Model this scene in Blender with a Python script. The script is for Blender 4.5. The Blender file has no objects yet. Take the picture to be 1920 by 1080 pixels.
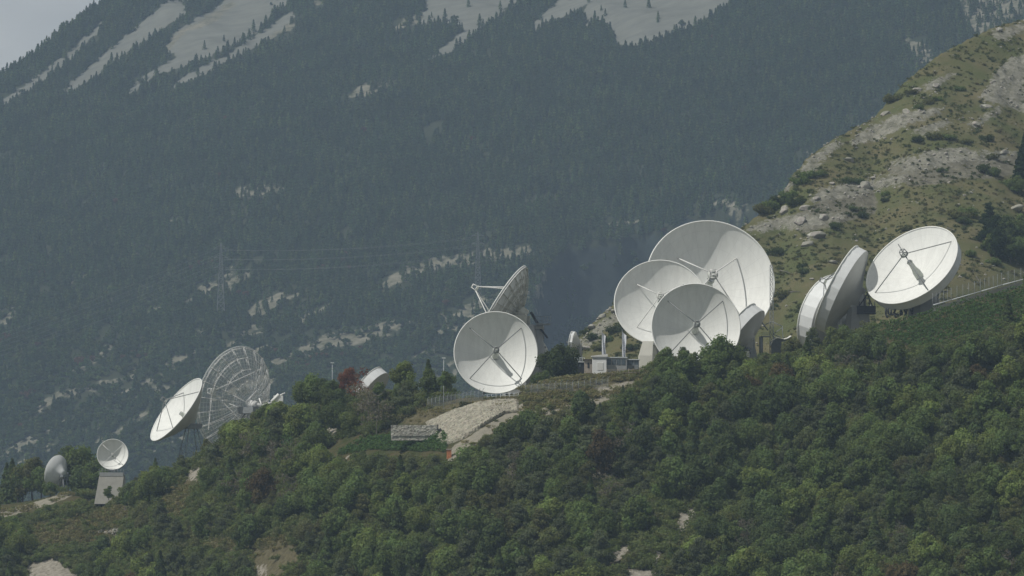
import bpy, bmesh, math, random
import numpy as np
from mathutils import Vector, Matrix, Euler
random.seed(7); rng = np.random.default_rng(7)
R_ = math.radians
scene = bpy.context.scene
COL = scene.collection

# ------------------------------------------------------------------ camera
PITCH = R_(3.0); FPX = 960/math.tan(R_(6.0))
cam_d = bpy.data.cameras.new('camera'); cam = bpy.data.objects.new('camera', cam_d); COL.objects.link(cam)
cam_d.sensor_width = 36; cam_d.angle = R_(12.0); cam_d.clip_start = 1; cam_d.clip_end = 40000
cam.rotation_euler = (R_(90)+PITCH, 0, 0); scene.camera = cam

# ------------------------------------------------------------------ light
SUN = Vector((-.53, -.30, .79)).normalized()
sd = bpy.data.lights.new('sun', 'SUN'); sd.energy = 4.4; sd.angle = R_(0.6); sd.color = (1, .965, .90)
so = bpy.data.objects.new('sun', sd); COL.objects.link(so); so.rotation_euler = (-SUN).to_track_quat('-Z', 'Y').to_euler()
w = bpy.data.worlds.new('World'); scene.world = w; w.use_nodes = True
nt = w.node_tree; nt.nodes.clear()
def N(nt, t, **k):
    n = nt.nodes.new(t)
    for a, b in k.items():
        if a == 'inp':
            for q, v in b.items(): n.inputs[q].default_value = v
        else: setattr(n, a, b)
    return n
sky = N(nt, 'ShaderNodeTexSky', sky_type='NISHITA', sun_disc=False)
sky.sun_elevation = math.asin(SUN.z); sky.sun_rotation = math.atan2(SUN.x, SUN.y); sky.altitude = 900; sky.dust_density = 2.5
tc = N(nt, 'ShaderNodeTexCoord'); mp = N(nt, 'ShaderNodeMapping'); mp.inputs['Scale'].default_value = (1, 1, 1.6)
no = N(nt, 'ShaderNodeTexNoise', inp={'Scale': 24.0, 'Detail': 3.0, 'Roughness': .45})
cr = N(nt, 'ShaderNodeValToRGB'); cr.color_ramp.elements[0].position = .36; cr.color_ramp.elements[0].color = (3.1, 3.1, 3.0, 1)
cr.color_ramp.elements[1].position = .66; cr.color_ramp.elements[1].color = (4.9, 4.85, 4.6, 1)
mx = N(nt, 'ShaderNodeMixRGB'); mx.inputs[0].default_value = .95
bg = N(nt, 'ShaderNodeBackground'); bg.inputs['Strength'].default_value = .09
wo = N(nt, 'ShaderNodeOutputWorld'); L = nt.links.new
L(tc.outputs['Generated'], mp.inputs['Vector']); L(mp.outputs[0], no.inputs['Vector']); L(no.outputs['Fac'], cr.inputs[0])
L(sky.outputs[0], mx.inputs[1]); sx = N(nt, 'ShaderNodeSeparateXYZ'); L(tc.outputs['Generated'], sx.inputs[0]); hr = N(nt, 'ShaderNodeMapRange', inp={'From Min': .0, 'From Max': .55, 'To Min': 1.70, 'To Max': .64}); L(sx.outputs['Z'], hr.inputs['Value'])
hm = N(nt, 'ShaderNodeVectorMath', operation='SCALE'); L(cr.outputs[0], hm.inputs[0]); L(hr.outputs[0], hm.inputs['Scale']); L(hm.outputs[0], mx.inputs[2]); L(mx.outputs[0], bg.inputs[0]); L(bg.outputs[0], wo.inputs[0])
vs = scene.view_settings; vs.view_transform = 'Standard'; vs.look = 'None'; vs.exposure = -0.28; vs.gamma = 1; vs.use_curve_mapping = False
scene.cycles.volume_bounces = 1; scene.cycles.max_bounces = 6; scene.cycles.diffuse_bounces = 3; scene.cycles.transparent_max_bounces = 24

# ------------------------------------------------------------------ helpers
cP, sP = math.cos(PITCH), math.sin(PITCH)
def at(px, py, Y):
    a = (px-960)/FPX; b = (540-py)/FPX
    dy = cP - b*sP; dz = sP + b*cP
    return Vector((a/dy*Y, Y, dz/dy*Y))
def proj(x, y, z):
    f = y*cP + z*sP; up = -y*sP + z*cP
    return 960+FPX*x/f, 540-FPX*up/f
def tag(o, label=None, cat=None, group=None, kind=None):
    if label: o['label'] = label
    if cat: o['category'] = cat
    if group: o['group'] = group
    if kind: o['kind'] = kind
    return o
def empty(name, loc, label=None, cat=None, group=None):
    o = bpy.data.objects.new(name, None); COL.objects.link(o); o.location = loc; o.empty_display_size = .5
    return tag(o, label, cat, group)
class MB:
    """collects shapes in world metres; build() links them as one mesh"""
    def __init__(s): s.v = []; s.f = []; s.sm = []
    def add(s, vs, fs, smooth=False):
        b = len(s.v); s.v += [Vector(p) for p in vs]; s.f += [tuple(b+i for i in f) for f in fs]; s.sm += [smooth]*len(fs); return s
    def box(s, c, sx, sy, sz, ax=None):
        c = Vector(c); X, Y, Z = ax or (Vector((1,0,0)), Vector((0,1,0)), Vector((0,0,1)))
        p = [c + X*(i*sx/2) + Y*(j*sy/2) + Z*(k*sz/2) for k in (-1,1) for j in (-1,1) for i in (-1,1)]
        return s.add(p, [(0,2,3,1),(4,5,7,6),(0,1,5,4),(2,6,7,3),(0,4,6,2),(1,3,7,5)])
    def tube(s, a, b, r0, r1=None, n=8, cap=True, smooth=True):
        a = Vector(a); b = Vector(b); r1 = r0 if r1 is None else r1
        d = (b-a).normalized(); t = Vector((0,0,1)) if abs(d.z) < .9 else Vector((1,0,0))
        x = d.cross(t).normalized(); y = d.cross(x)
        vs = [a + (x*math.cos(2*math.pi*i/n)+y*math.sin(2*math.pi*i/n))*r0 for i in range(n)] + \
             [b + (x*math.cos(2*math.pi*i/n)+y*math.sin(2*math.pi*i/n))*r1 for i in range(n)]
        fs = [(i, (i+1)%n, n+(i+1)%n, n+i) for i in range(n)]
        s.add(vs, fs, smooth)
        if cap:
            b0 = len(s.v)-2*n
            s.f += [tuple(b0+i for i in reversed(range(n))), tuple(b0+n+i for i in range(n))]; s.sm += [False]*2
        return s
    def path(s, pts, r, n=6):
        for a, b in zip(pts, pts[1:]): s.tube(a, b, r, r, n)
        return s
    def rev(s, fr, prof, n=48, smooth=True, closed=False):
        """surface of revolution: fr=(c,r,u,nn), prof = [(rho,z)...]"""
        c, r, u, nn = fr; vs = []
        for rho, z in prof:
            for i in range(n):
                t = 2*math.pi*i/n
                vs.append(c + (r*math.cos(t)+u*math.sin(t))*rho + nn*z)
        m = len(prof); fs = []
        for j in range(m-1 if not closed else m):
            j2 = (j+1) % m
            for i in range(n): fs.append((j*n+i, j*n+(i+1)%n, j2*n+(i+1)%n, j2*n+i))
        return s.add(vs, fs, smooth)
    def prism(s, poly, z0, z1, sc=1.0):
        n = len(poly); cx = sum(p[0] for p in poly)/n; cy = sum(p[1] for p in poly)/n
        vs = [(x, y, z0) for x, y in poly] + [(cx+(x-cx)*sc, cy+(y-cy)*sc, z1) for x, y in poly]
        return s.add(vs, [tuple(reversed(range(n))), tuple(range(n, 2*n))] + [(i, (i+1)%n, n+(i+1)%n, n+i) for i in range(n)])
    def build(s, name, m, parent=None, label=None):
        o0 = parent.location if parent else Vector((0,0,0))
        if parent and parent.type == 'MESH': o0 = Vector(parent.get('_o', (0,0,0)))
        me = bpy.data.meshes.new(name); me.from_pydata([v-o0 for v in s.v], [], s.f)
        me.polygons.foreach_set('use_smooth', s.sm); me.materials.append(m); me.update()
        o = bpy.data.objects.new(name, me); COL.objects.link(o)
        if parent: o.parent = parent
        if label: o['label'] = label
        return o
def sub(mb, name, m, part):
    """a sub-part: child of a part whose mesh already lives in its thing's frame"""
    me = bpy.data.meshes.new(name); o0 = part.parent.location
    me.from_pydata([v-o0 for v in mb.v], [], mb.f); me.polygons.foreach_set('use_smooth', mb.sm); me.materials.append(m)
    o = bpy.data.objects.new(name, me); COL.objects.link(o); o.parent = part; return o

# ------------------------------------------------------------------ materials
MATS = {}
def mat(name, base, rough=.8, var=.15, scale=1.0, bump=0.0, bscale=4.0, metal=0.0, col2=None, seams=0):
    m = bpy.data.materials.new(name); m.use_nodes = True; t = m.node_tree; b = t.nodes['Principled BSDF']
    b.inputs['Roughness'].default_value = rough; b.inputs['Metallic'].default_value = metal
    b.inputs['Specular IOR Level'].default_value = .25
    g = N(t, 'ShaderNodeTexCoord'); n = N(t, 'ShaderNodeTexNoise', inp={'Scale': scale, 'Detail': 6.0, 'Roughness': .6})
    c = N(t, 'ShaderNodeValToRGB'); e = c.color_ramp.elements
    lo = col2 or tuple(x*(1-var) for x in base); e[0].position = .35; e[1].position = .65
    e[0].color = (*lo, 1); e[1].color = (*base, 1)
    t.links.new(g.outputs['Object'], n.inputs['Vector']); t.links.new(n.outputs['Fac'], c.inputs[0]); t.links.new(c.outputs[0], b.inputs['Base Color'])
    if bump:
        n2 = N(t, 'ShaderNodeTexNoise', inp={'Scale': bscale, 'Detail': 4.0}); bu = N(t, 'ShaderNodeBump', inp={'Strength': bump, 'Distance': .2})
        t.links.new(g.outputs['Object'], n2.inputs['Vector']); t.links.new(n2.outputs['Fac'], bu.inputs['Height']); t.links.new(bu.outputs[0], b.inputs['Normal'])
    MATS[name] = m; return m
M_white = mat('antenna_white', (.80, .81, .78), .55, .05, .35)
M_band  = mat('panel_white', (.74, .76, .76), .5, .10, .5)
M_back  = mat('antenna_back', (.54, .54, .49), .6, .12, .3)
M_bshade = mat('antenna_back_shaded', (.50, .505, .485), .6, .12, .3)  # darker copy of the back paint, rear-cone shade put into the colour
M_truss = mat('truss_paint', (.58, .58, .50), .7, .25, .6)
M_strut = mat('strut_grey', (.24, .25, .25), .6, .1)
M_strutw= mat('strut_white', (.76, .76, .74), .6, .06)
M_feed  = mat('feed_grey', (.50, .53, .48), .5, .2, 3)
M_steel = mat('galvanised_steel', (.26, .28, .29), .5, .25, 2)
M_dark  = mat('dark_steel', (.035, .038, .045), .6, .2, 2)
M_conc  = mat('concrete', (.40, .39, .35), .9, .15, .8, .3, 6)
M_concg = mat('grey_concrete', (.36, .37, .365), .9, .15, .5, .3, 6)
M_cream = mat('cream_render', (.74, .73, .66), .85, .06, .5)
M_wall  = mat('white_wall', (.84, .85, .84), .8, .06, .6)
M_roofw = mat('white_roof', (.75, .75, .72), .7, .06, .6)
M_glass = mat('grey_pane', (.10, .13, .15), .25, .25, .6)
M_pink  = mat('plastered_stone', (.42, .37, .31), .9, .25, 1.5, .4, 5)
M_wood  = mat('weathered_wood', (.24, .21, .16), .9, .3, 3)
M_bark  = mat('bark', (.11, .09, .07), .95, .35, 3, .5, 8)
M_dead  = mat('dead_wood', (.20, .185, .155), .95, .25, 3)
M_cloth = mat('banner_cloth', (.74, .76, .80), .9, .05, 1)
M_ink   = mat('banner_ink', (.16, .18, .24), .9, .1, 1)
M_orange= mat('terracotta', (.55, .22, .10), .9, .3, 3)
M_rail  = mat('pale_rail', (.62, .66, .68), .5, .1, 1)
M_wire  = mat('cable_grey', (.22, .23, .23), .6, .1)
M_pyl   = mat('pylon_steel', (.20, .21, .21), .6, .1)
def refl_mat():
    m = bpy.data.materials.new('reflector_white'); m.use_nodes = True; t = m.node_tree; b = t.nodes['Principled BSDF']; b.inputs['Roughness'].default_value = .55; b.inputs['Specular IOR Level'].default_value = .3
    l = t.links.new; at_ = N(t, 'ShaderNodeAttribute', attribute_name='face'); sx = N(t, 'ShaderNodeSeparateXYZ'); l(at_.outputs['Vector'], sx.inputs[0])
    def mth(op, a, b_=None, c=None):
        q = N(t, 'ShaderNodeMath', operation=op)
        for i, v in enumerate((a, b_, c)):
            if v is None: continue
            if isinstance(v, (int, float)): q.inputs[i].default_value = v
            else: l(v, q.inputs[i])
        return q.outputs[0]
    ang = mth('ARCTAN2', sx.outputs['Y'], sx.outputs['X']); fa = mth('FRACT', mth('MULTIPLY', mth('ADD', ang, 10.0), 24/(2*math.pi))); d1 = mth('ABSOLUTE', mth('SUBTRACT', fa, .5))
    ln = N(t, 'ShaderNodeVectorMath', operation='LENGTH'); l(at_.outputs['Vector'], ln.inputs[0]); rad = ln.outputs['Value']; fr = mth('FRACT', mth('MULTIPLY', rad, 4.6)); d2 = mth('ABSOLUTE', mth('SUBTRACT', fr, .5))
    s1 = mth('MULTIPLY', mth('GREATER_THAN', mth('MULTIPLY', mth('SUBTRACT', .5, d1), rad), -1), mth('LESS_THAN', mth('MULTIPLY', mth('SUBTRACT', .5, d1), rad), .012)); s2 = mth('GREATER_THAN', d2, .49)
    seam = mth('MAXIMUM', s1, s2)
    cell = N(t, 'ShaderNodeTexWhiteNoise', noise_dimensions='3D'); cb = N(t, 'ShaderNodeCombineXYZ'); l(mth('FLOOR', mth('MULTIPLY', mth('ADD', ang, 10.0), 24/(2*math.pi))), cb.inputs[0]); l(mth('FLOOR', mth('MULTIPLY', rad, 4.6)), cb.inputs[1]); l(cb.outputs[0], cell.inputs['Vector'])
    g = N(t, 'ShaderNodeTexCoord'); mp_ = N(t, 'ShaderNodeMapping'); mp_.inputs['Scale'].default_value = (1, 1, .18); l(g.outputs['Object'], mp_.inputs['Vector']); n = N(t, 'ShaderNodeTexNoise', inp={'Scale': .8, 'Detail': 8.0, 'Roughness': .65}); l(mp_.outputs[0], n.inputs['Vector'])
    dirt = N(t, 'ShaderNodeMapRange', inp={'From Min': .35, 'From Max': .7, 'To Min': 1.0, 'To Max': .88}); l(n.outputs['Fac'], dirt.inputs['Value'])
    k = mth('MULTIPLY', mth('MULTIPLY', dirt.outputs[0], mth('SUBTRACT', 1.0, mth('MULTIPLY', seam, .10))), mth('ADD', .965, mth('MULTIPLY', cell.outputs['Value'], .035)))
    sc = N(t, 'ShaderNodeVectorMath', operation='SCALE'); sc.inputs[0].default_value = (.82, .83, .80); l(k, sc.inputs['Scale']); l(sc.outputs[0], b.inputs['Base Color']); return m
M_refl = refl_mat()
def alpha_mat(name, col, fac):
    m = bpy.data.materials.new(name); m.use_nodes = True; t = m.node_tree; t.nodes.clear()
    d = N(t, 'ShaderNodeBsdfDiffuse', inp={'Color': (*col, 1)}); tr = N(t, 'ShaderNodeBsdfTransparent'); x = N(t, 'ShaderNodeMixShader', inp={'Fac': fac}); o = N(t, 'ShaderNodeOutputMaterial')
    t.links.new(tr.outputs[0], x.inputs[1]); t.links.new(d.outputs[0], x.inputs[2]); t.links.new(x.outputs[0], o.inputs[0]); return m
M_mesh = alpha_mat('perforated_mesh', (.80, .82, .80), .34)
M_chain = alpha_mat('chain_link', (.32, .34, .34), .16)

def rock_mat(name, col, dark, scale):
    m = bpy.data.materials.new(name); m.use_nodes = True; t = m.node_tree; b = t.nodes['Principled BSDF']; b.inputs['Roughness'].default_value = .95
    b.inputs['Specular IOR Level'].default_value = .1
    g = N(t, 'ShaderNodeTexCoord'); v = N(t, 'ShaderNodeTexVoronoi', inp={'Scale': scale}); n = N(t, 'ShaderNodeTexNoise', inp={'Scale': scale*.35, 'Detail': 8.0, 'Roughness': .7})
    c = N(t, 'ShaderNodeValToRGB'); e = c.color_ramp.elements; e[0].position = .3; e[1].position = .62; e[0].color = (*dark, 1); e[1].color = (*col, 1)
    mm = N(t, 'ShaderNodeMixRGB', blend_type='MULTIPLY', inp={'Fac': .55})
    hs = N(t, 'ShaderNodeHueSaturation', inp={'Saturation': .08, 'Value': 1.5})
    bu = N(t, 'ShaderNodeBump', inp={'Strength': .6, 'Distance': .25})
    t.links.new(g.outputs['Object'], v.inputs['Vector']); t.links.new(g.outputs['Object'], n.inputs['Vector']); t.links.new(n.outputs['Fac'], c.inputs[0])
    t.links.new(v.outputs['Color'], hs.inputs['Color']); t.links.new(c.outputs[0], mm.inputs[1]); t.links.new(hs.outputs[0], mm.inputs[2]); t.links.new(mm.outputs[0], b.inputs['Base Color'])
    t.links.new(v.outputs['Distance'], bu.inputs['Height']); t.links.new(bu.outputs[0], b.inputs['Normal']); return m
M_stone = rock_mat('rubble_stone', (.36, .34, .275), (.17, .16, .125), 2.1)
M_gabion = rock_mat('gabion_stone', (.44, .43, .38), (.22, .21, .18), 2.6)
M_rock = rock_mat('limestone', (.40, .385, .34), (.22, .21, .18), .9)

def leaf_mat(name, col=None, var=.35, zone=0):
    """col None: the colour comes from the object's own colour"""
    m = bpy.data.materials.new(name); m.use_nodes = True; t = m.node_tree; t.nodes.clear()
    oi = N(t, 'ShaderNodeObjectInfo'); at_ = N(t, 'ShaderNodeAttribute', attribute_name='tint')
    hs = N(t, 'ShaderNodeHueSaturation'); mr = N(t, 'ShaderNodeMapRange', inp={'To Min': 1-var, 'To Max': 1+var}); mr2 = N(t, 'ShaderNodeMapRange', inp={'To Min': .475, 'To Max': .515})
    t.links.new(at_.outputs['Fac'], mr.inputs['Value']); t.links.new(mr.outputs[0], hs.inputs['Value']); t.links.new(at_.outputs['Fac'], mr2.inputs['Value'])
    if col is None:
        t.links.new(oi.outputs['Color'], hs.inputs['Color'])
    else:
        c = N(t, 'ShaderNodeValToRGB'); e = c.color_ramp.elements; n = len(col)
        while len(e) < n: e.new(.5)
        for i, q in enumerate(col): e[i].position = i/(n-1) if n > 1 else 0; e[i].color = (*q, 1)
        t.links.new(oi.outputs['Random'], c.inputs[0]); t.links.new(c.outputs[0], hs.inputs['Color'])
    t.links.new(mr2.outputs[0], hs.inputs['Hue'])
    if zone:
        zn = N(t, 'ShaderNodeTexNoise', inp={'Scale': zone, 'Detail': 4.0, 'Roughness': .6}); t.links.new(oi.outputs['Location'], zn.inputs['Vector'])
        zm = N(t, 'ShaderNodeMapRange', inp={'From Min': .35, 'From Max': .65, 'To Min': .72, 'To Max': 1.35}); t.links.new(zn.outputs['Fac'], zm.inputs['Value'])
        zx = N(t, 'ShaderNodeMath', operation='MULTIPLY'); t.links.new(mr.outputs[0], zx.inputs[0]); t.links.new(zm.outputs[0], zx.inputs[1]); t.links.new(zx.outputs[0], hs.inputs['Value'])
    d = N(t, 'ShaderNodeBsdfDiffuse'); tr = N(t, 'ShaderNodeBsdfTranslucent'); x = N(t, 'ShaderNodeMixShader', inp={'Fac': .42}); o = N(t, 'ShaderNodeOutputMaterial')
    t.links.new(hs.outputs[0], d.inputs[0]); tg = N(t, 'ShaderNodeMixRGB', blend_type='MULTIPLY', inp={'Fac': 1.0, 'Color2': (1.5, 1.55, .9, 1)}); t.links.new(hs.outputs[0], tg.inputs[1]); t.links.new(tg.outputs[0], tr.inputs[0]); t.links.new(d.outputs[0], x.inputs[1]); t.links.new(tr.outputs[0], x.inputs[2]); t.links.new(x.outputs[0], o.inputs[0]); return m
M_leaf = leaf_mat('leaves')
M_under = leaf_mat('undergrowth_leaves', [(.120, .155, .062), (.140, .175, .068), (.105, .135, .062), (.165, .195, .075), (.15, .155, .085), (.125, .165, .066)])
M_grass = leaf_mat('dry_grass', [(.17, .16, .075), (.22, .195, .11), (.125, .145, .06), (.26, .23, .14)])
M_far = leaf_mat('distant_leaves', [(.050, .080, .036), (.060, .10, .036), (.044, .072, .038), (.10, .13, .044), (.056, .092, .042), (.080, .098, .044)], .45, .035)
M_rust = leaf_mat('rusty_leaves', [(.12, .075, .05), (.15, .09, .055)], .3)
M_scrub = leaf_mat('scrub_leaves', [(.10, .115, .05), (.07, .10, .04), (.14, .135, .065), (.08, .11, .045), (.16, .14, .08)])
M_vine = leaf_mat('vine_leaves', [(.078, .138, .050), (.096, .160, .056)], .35)

# ------------------------------------------------------------------ noise and terrain
def _h(ix, iy, s):
    ix = ix.astype(np.int64); iy = iy.astype(np.int64)
    n = (ix*374761393 + iy*668265263 + s*982451653) & 0xffffffff
    n = ((n ^ (n >> 13))*1274126177) & 0xffffffff
    return ((n ^ (n >> 16)) & 0xffff)/65535.0
def vnoise(x, y, s=0):
    x = np.asarray(x, float); y = np.asarray(y, float)
    ix = np.floor(x); iy = np.floor(y); fx = x-ix; fy = y-iy; fx = fx*fx*(3-2*fx); fy = fy*fy*(3-2*fy)
    return (_h(ix,iy,s)*(1-fx)+_h(ix+1,iy,s)*fx)*(1-fy) + (_h(ix,iy+1,s)*(1-fx)+_h(ix+1,iy+1,s)*fx)*fy
def fbm(x, y, s=0, o=4):
    a = .5; t = 0; n = 0
    for i in range(o):
        t = t + a*vnoise(np.asarray(x)*2**i+17.3*i, np.asarray(y)*2**i-9.1*i, s+i); n += a; a *= .5
    return t/n - .5
def T(tab, px): return np.interp(px, [t[0] for t in tab], [t[1] for t in tab])
CREST_PY = [(-400,1010),(0,948),(60,940),(120,926),(170,934),(240,930),(300,905),(400,852),(500,795),(600,762),(700,748),(800,748),(880,746),(960,740),(1050,712),(1200,700),(1300,694),(1400,692),(1500,672),(1600,640),(1650,609),(1700,598),(1760,582),(1840,558),(1920,536),(2300,440)]
CREST_Y = [(-400,1420),(0,1372),(200,1358),(300,1290),(400,1275),(500,1255),(700,1215),(900,1176),(1200,1166),(1500,1166),(1920,1182),(2300,1200)]
PLAT = [(-400,60),(300,60),(600,90),(850,130),(1200,200),(2300,260)]
def H1(x, y):
    x = np.asarray(x, float); y = np.asarray(y, float)
    px = 960+FPX*.9986*x/y
    py = T(CREST_PY, px); Yc = T(CREST_Y, px)
    a = (540-py)/FPX; zc = Yc*(sP+a*cP)/(cP-a*sP)
    d = Yc-y
    front = zc-.36*d + 2.6*fbm(x/38, y/38, 3)*np.clip(d/12, 0, 1) + .7*fbm(x/7, y/7, 5)*np.clip(d/8, 0, 1)
    pl = T(PLAT, px)
    back = zc + .012*(-d) - .55*np.clip(-d-pl, 0, 1e9)
    return np.where(d > 0, front, back)
RIDGE_PY = [(500,1300),(800,960),(960,770),(1040,690),(1075,645),(1110,608),(1160,563),(1280,490),(1390,425),(1440,385),(1465,362),(1490,325),(1520,292),(1560,262),(1640,218),(1700,150),(1760,104),(1820,72),(1870,50),(1920,38),(2100,-60),(2400,-200)]
RIDGE_Y = [(500,1380),(1040,1425),(1400,1500),(1920,1690),(2400,1800)]
def poly_mask(px, py, polys, soft=10.0):
    out = np.zeros_like(px, dtype=float)
    for P in polys:
        P = np.array(P, float); n = len(P)
        mnx, mny = P.min(0)-soft*2; mxx, mxy = P.max(0)+soft*2
        sel = (px > mnx) & (px < mxx) & (py > mny) & (py < mxy)
        if not sel.any(): continue
        X = px[sel]; Y = py[sel]; d = np.full(X.shape, 1e9); ins = np.zeros(X.shape, bool)
        for i in range(n):
            x0, y0 = P[i]; x1, y1 = P[(i+1) % n]
            ex, ey = x1-x0, y1-y0; L2 = ex*ex+ey*ey+1e-9
            t = np.clip(((X-x0)*ex+(Y-y0)*ey)/L2, 0, 1)
            d = np.minimum(d, np.hypot(X-x0-t*ex, Y-y0-t*ey))
            c = ((y0 > Y) != (y1 > Y)) & (X < (x1-x0)*(Y-y0)/(y1-y0+1e-12)+x0); ins ^= c
        v = np.clip(.5+np.where(ins, d, -d)/soft, 0, 1)
        out[sel] = np.maximum(out[sel], v)
    return out
MID_ROCK = [[(1398,432),(1430,415),(1470,405),(1530,404),(1592,404),(1575,422),(1490,434),(1430,440)],
 [(1446,382),(1470,345),(1500,312),(1560,262),(1590,262),(1545,305),(1490,350)],
 [(1590,262),(1640,225),(1690,205),(1765,198),(1768,214),(1700,238),(1640,265),(1600,275)],
 [(1718,170),(1745,148),(1785,128),(1795,136),(1745,175)],[(1800,236),(1868,198),(1884,208),(1820,244)],
 [(1655,308),(1740,286),(1780,275),(1905,285),(1915,300),(1840,306),(1760,316),(1700,328)],
 [(1830,180),(1890,110),(1930,95),(1930,210),(1860,195)],[(1540,352),(1640,332),(1700,324),(1690,350),(1600,372),(1500,392)],
 [(1075,650),(1120,600),(1170,560),(1185,580),(1130,630),(1090,660)],[(1500,452),(1520,440),(1540,440),(1525,456)],
 [(1700,250),(1760,225),(1790,228),(1740,262)],[(1850,60),(1920,44),(1935,60),(1880,80)]]
def H2(x, y, rough=True):
    x = np.asarray(x, float); y = np.asarray(y, float)
    px = 960+FPX*.9986*x/y
    py = T(RIDGE_PY, px); Yr = T(RIDGE_Y, px)
    a = (540-py)/FPX; zr = Yr*(sP+a*cP)/(cP-a*sP)
    d = Yr-y
    f = np.clip(d/60, 0.12, 1)
    z = np.where(d > 0, zr-.42*d, zr+1.1*d)
    z = z + 9*fbm(x/75, y/75, 11, 3)*f
    if rough:
        z = z + 3.0*fbm(x/16, y/16, 15, 3)*np.maximum(f, .3)
        qx, qy = proj(x, y, z)
        m = poly_mask(np.atleast_1d(qx)*1.0, np.atleast_1d(qy)*1.0, MID_ROCK, 12).reshape(z.shape)
        z = z + m*3.4*np.abs(fbm(x/5.5, y/3.5, 19, 3))*1.6 + .5*fbm(x/3, y/3, 23, 2)
    return z
GORGE = [[(1008,655),(1004,560),(1030,500),(1066,466),(1150,454),(1240,436),(1330,408),(1420,390),(1460,420),(1460,760),(1010,760)]]
def H3(x, y, carve=True):
    x = np.asarray(x, float); y = np.asarray(y, float)
    z = 42.7+.25*x+.45*(y-3300)
    r = (x*.6-y*.8)
    q = (x*.8+y*.6)
    z = z + 34*fbm(q/150, r/420, 31, 3) + 20*fbm(q/55, r/150, 37, 3)
    low = np.clip((3750-y)/500, 0, 1)
    z = z + low*(13*fbm(x/60+y/90, y/45, 41, 3))
    Rr = 421+.87*(x+468) + 7*fbm(x/30, x*0+3, 44, 3)
    z = np.minimum(z, Rr)
    if carve:
        qx, qy = proj(x, y, z)
        m = poly_mask(np.atleast_1d(qx)*1.0+7*fbm(x/70, y/70, 47, 2).reshape(-1), np.atleast_1d(qy)*1.0, GORGE, 9).reshape(z.shape)
        z = z - 55*m
    return z
def hit(px, py, H, y0, y1, step=2.0):
    """first point of the terrain H on the sight line of a photo point (used only to survey positions)"""
    ys = np.arange(y0, y1, step); d = at(px, py, 1.0)
    below = H(d.x*ys, ys) > d.z*ys
    if not below.any(): return None
    i = int(np.argmax(below)); lo = ys[max(i-1, 0)]; hi = ys[i]
    for _ in range(12):
        mid = (lo+hi)/2
        if float(H(np.array([d.x*mid]), np.array([mid]))[0]) > d.z*mid: hi = mid
        else: lo = mid
    return Vector((d.x*hi, hi, d.z*hi))
def near(px, py): return hit(px, py, H1, 900, 1420, 1.0)
def ground(x, y): return float(H1(np.array([x]), np.array([y]))[0])
def ground2(x, y): return max(ground(x, y), float(H2(np.array([x]), np.array([y]))[0]))

def terrain_mesh(name, PX, Ys, H, masks, m, label=None):
    U = (np.array(PX)-960)/(FPX*.9986); uu, yy = np.meshgrid(U, np.array(Ys)); xx = uu*yy; zz = H(xx.ravel(), yy.ravel()).reshape(xx.shape)
    nr, nc = xx.shape; co = np.stack([xx, yy, zz], -1).reshape(-1, 3)
    idx = np.arange(nr*nc).reshape(nr, nc); q = np.stack([idx[:-1,:-1], idx[:-1,1:], idx[1:,1:], idx[1:,:-1]], -1).reshape(-1, 4)
    me = bpy.data.meshes.new(name); me.vertices.add(len(co)); me.vertices.foreach_set('co', co.ravel())
    me.loops.add(q.size); me.loops.foreach_set('vertex_index', q.ravel().astype(np.int32)); me.polygons.add(len(q))
    me.polygons.foreach_set('loop_start', np.arange(0, q.size, 4, dtype=np.int32)); me.polygons.foreach_set('loop_total', np.full(len(q), 4, np.int32))
    me.update(calc_edges=True); me.polygons.foreach_set('use_smooth', np.ones(len(q), bool))
    qx, qy = proj(co[:,0], co[:,1], co[:,2]); c = np.zeros((len(co), 4)); c[:,3] = 1
    for k, (polys, soft, wx) in enumerate(masks):
        wob = wx*2*fbm(co[:,0]/ (18 if wx > 6 else 7), co[:,1]/(18 if wx > 6 else 7), 60+k, 3); wob2 = wx*2*fbm(co[:,0]/(18 if wx > 6 else 7)+50, co[:,1]/(18 if wx > 6 else 7), 70+k, 3)
        c[:,k] = poly_mask(qx+wob, qy+wob2, polys, soft)
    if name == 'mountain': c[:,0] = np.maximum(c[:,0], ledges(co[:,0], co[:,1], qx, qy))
    a = me.color_attributes.new('mask', 'FLOAT_COLOR', 'POINT'); a.data.foreach_set('color', c.ravel())
    me.materials.append(m); o = bpy.data.objects.new(name, me); COL.objects.link(o); tag(o, kind='structure'); return o
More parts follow.
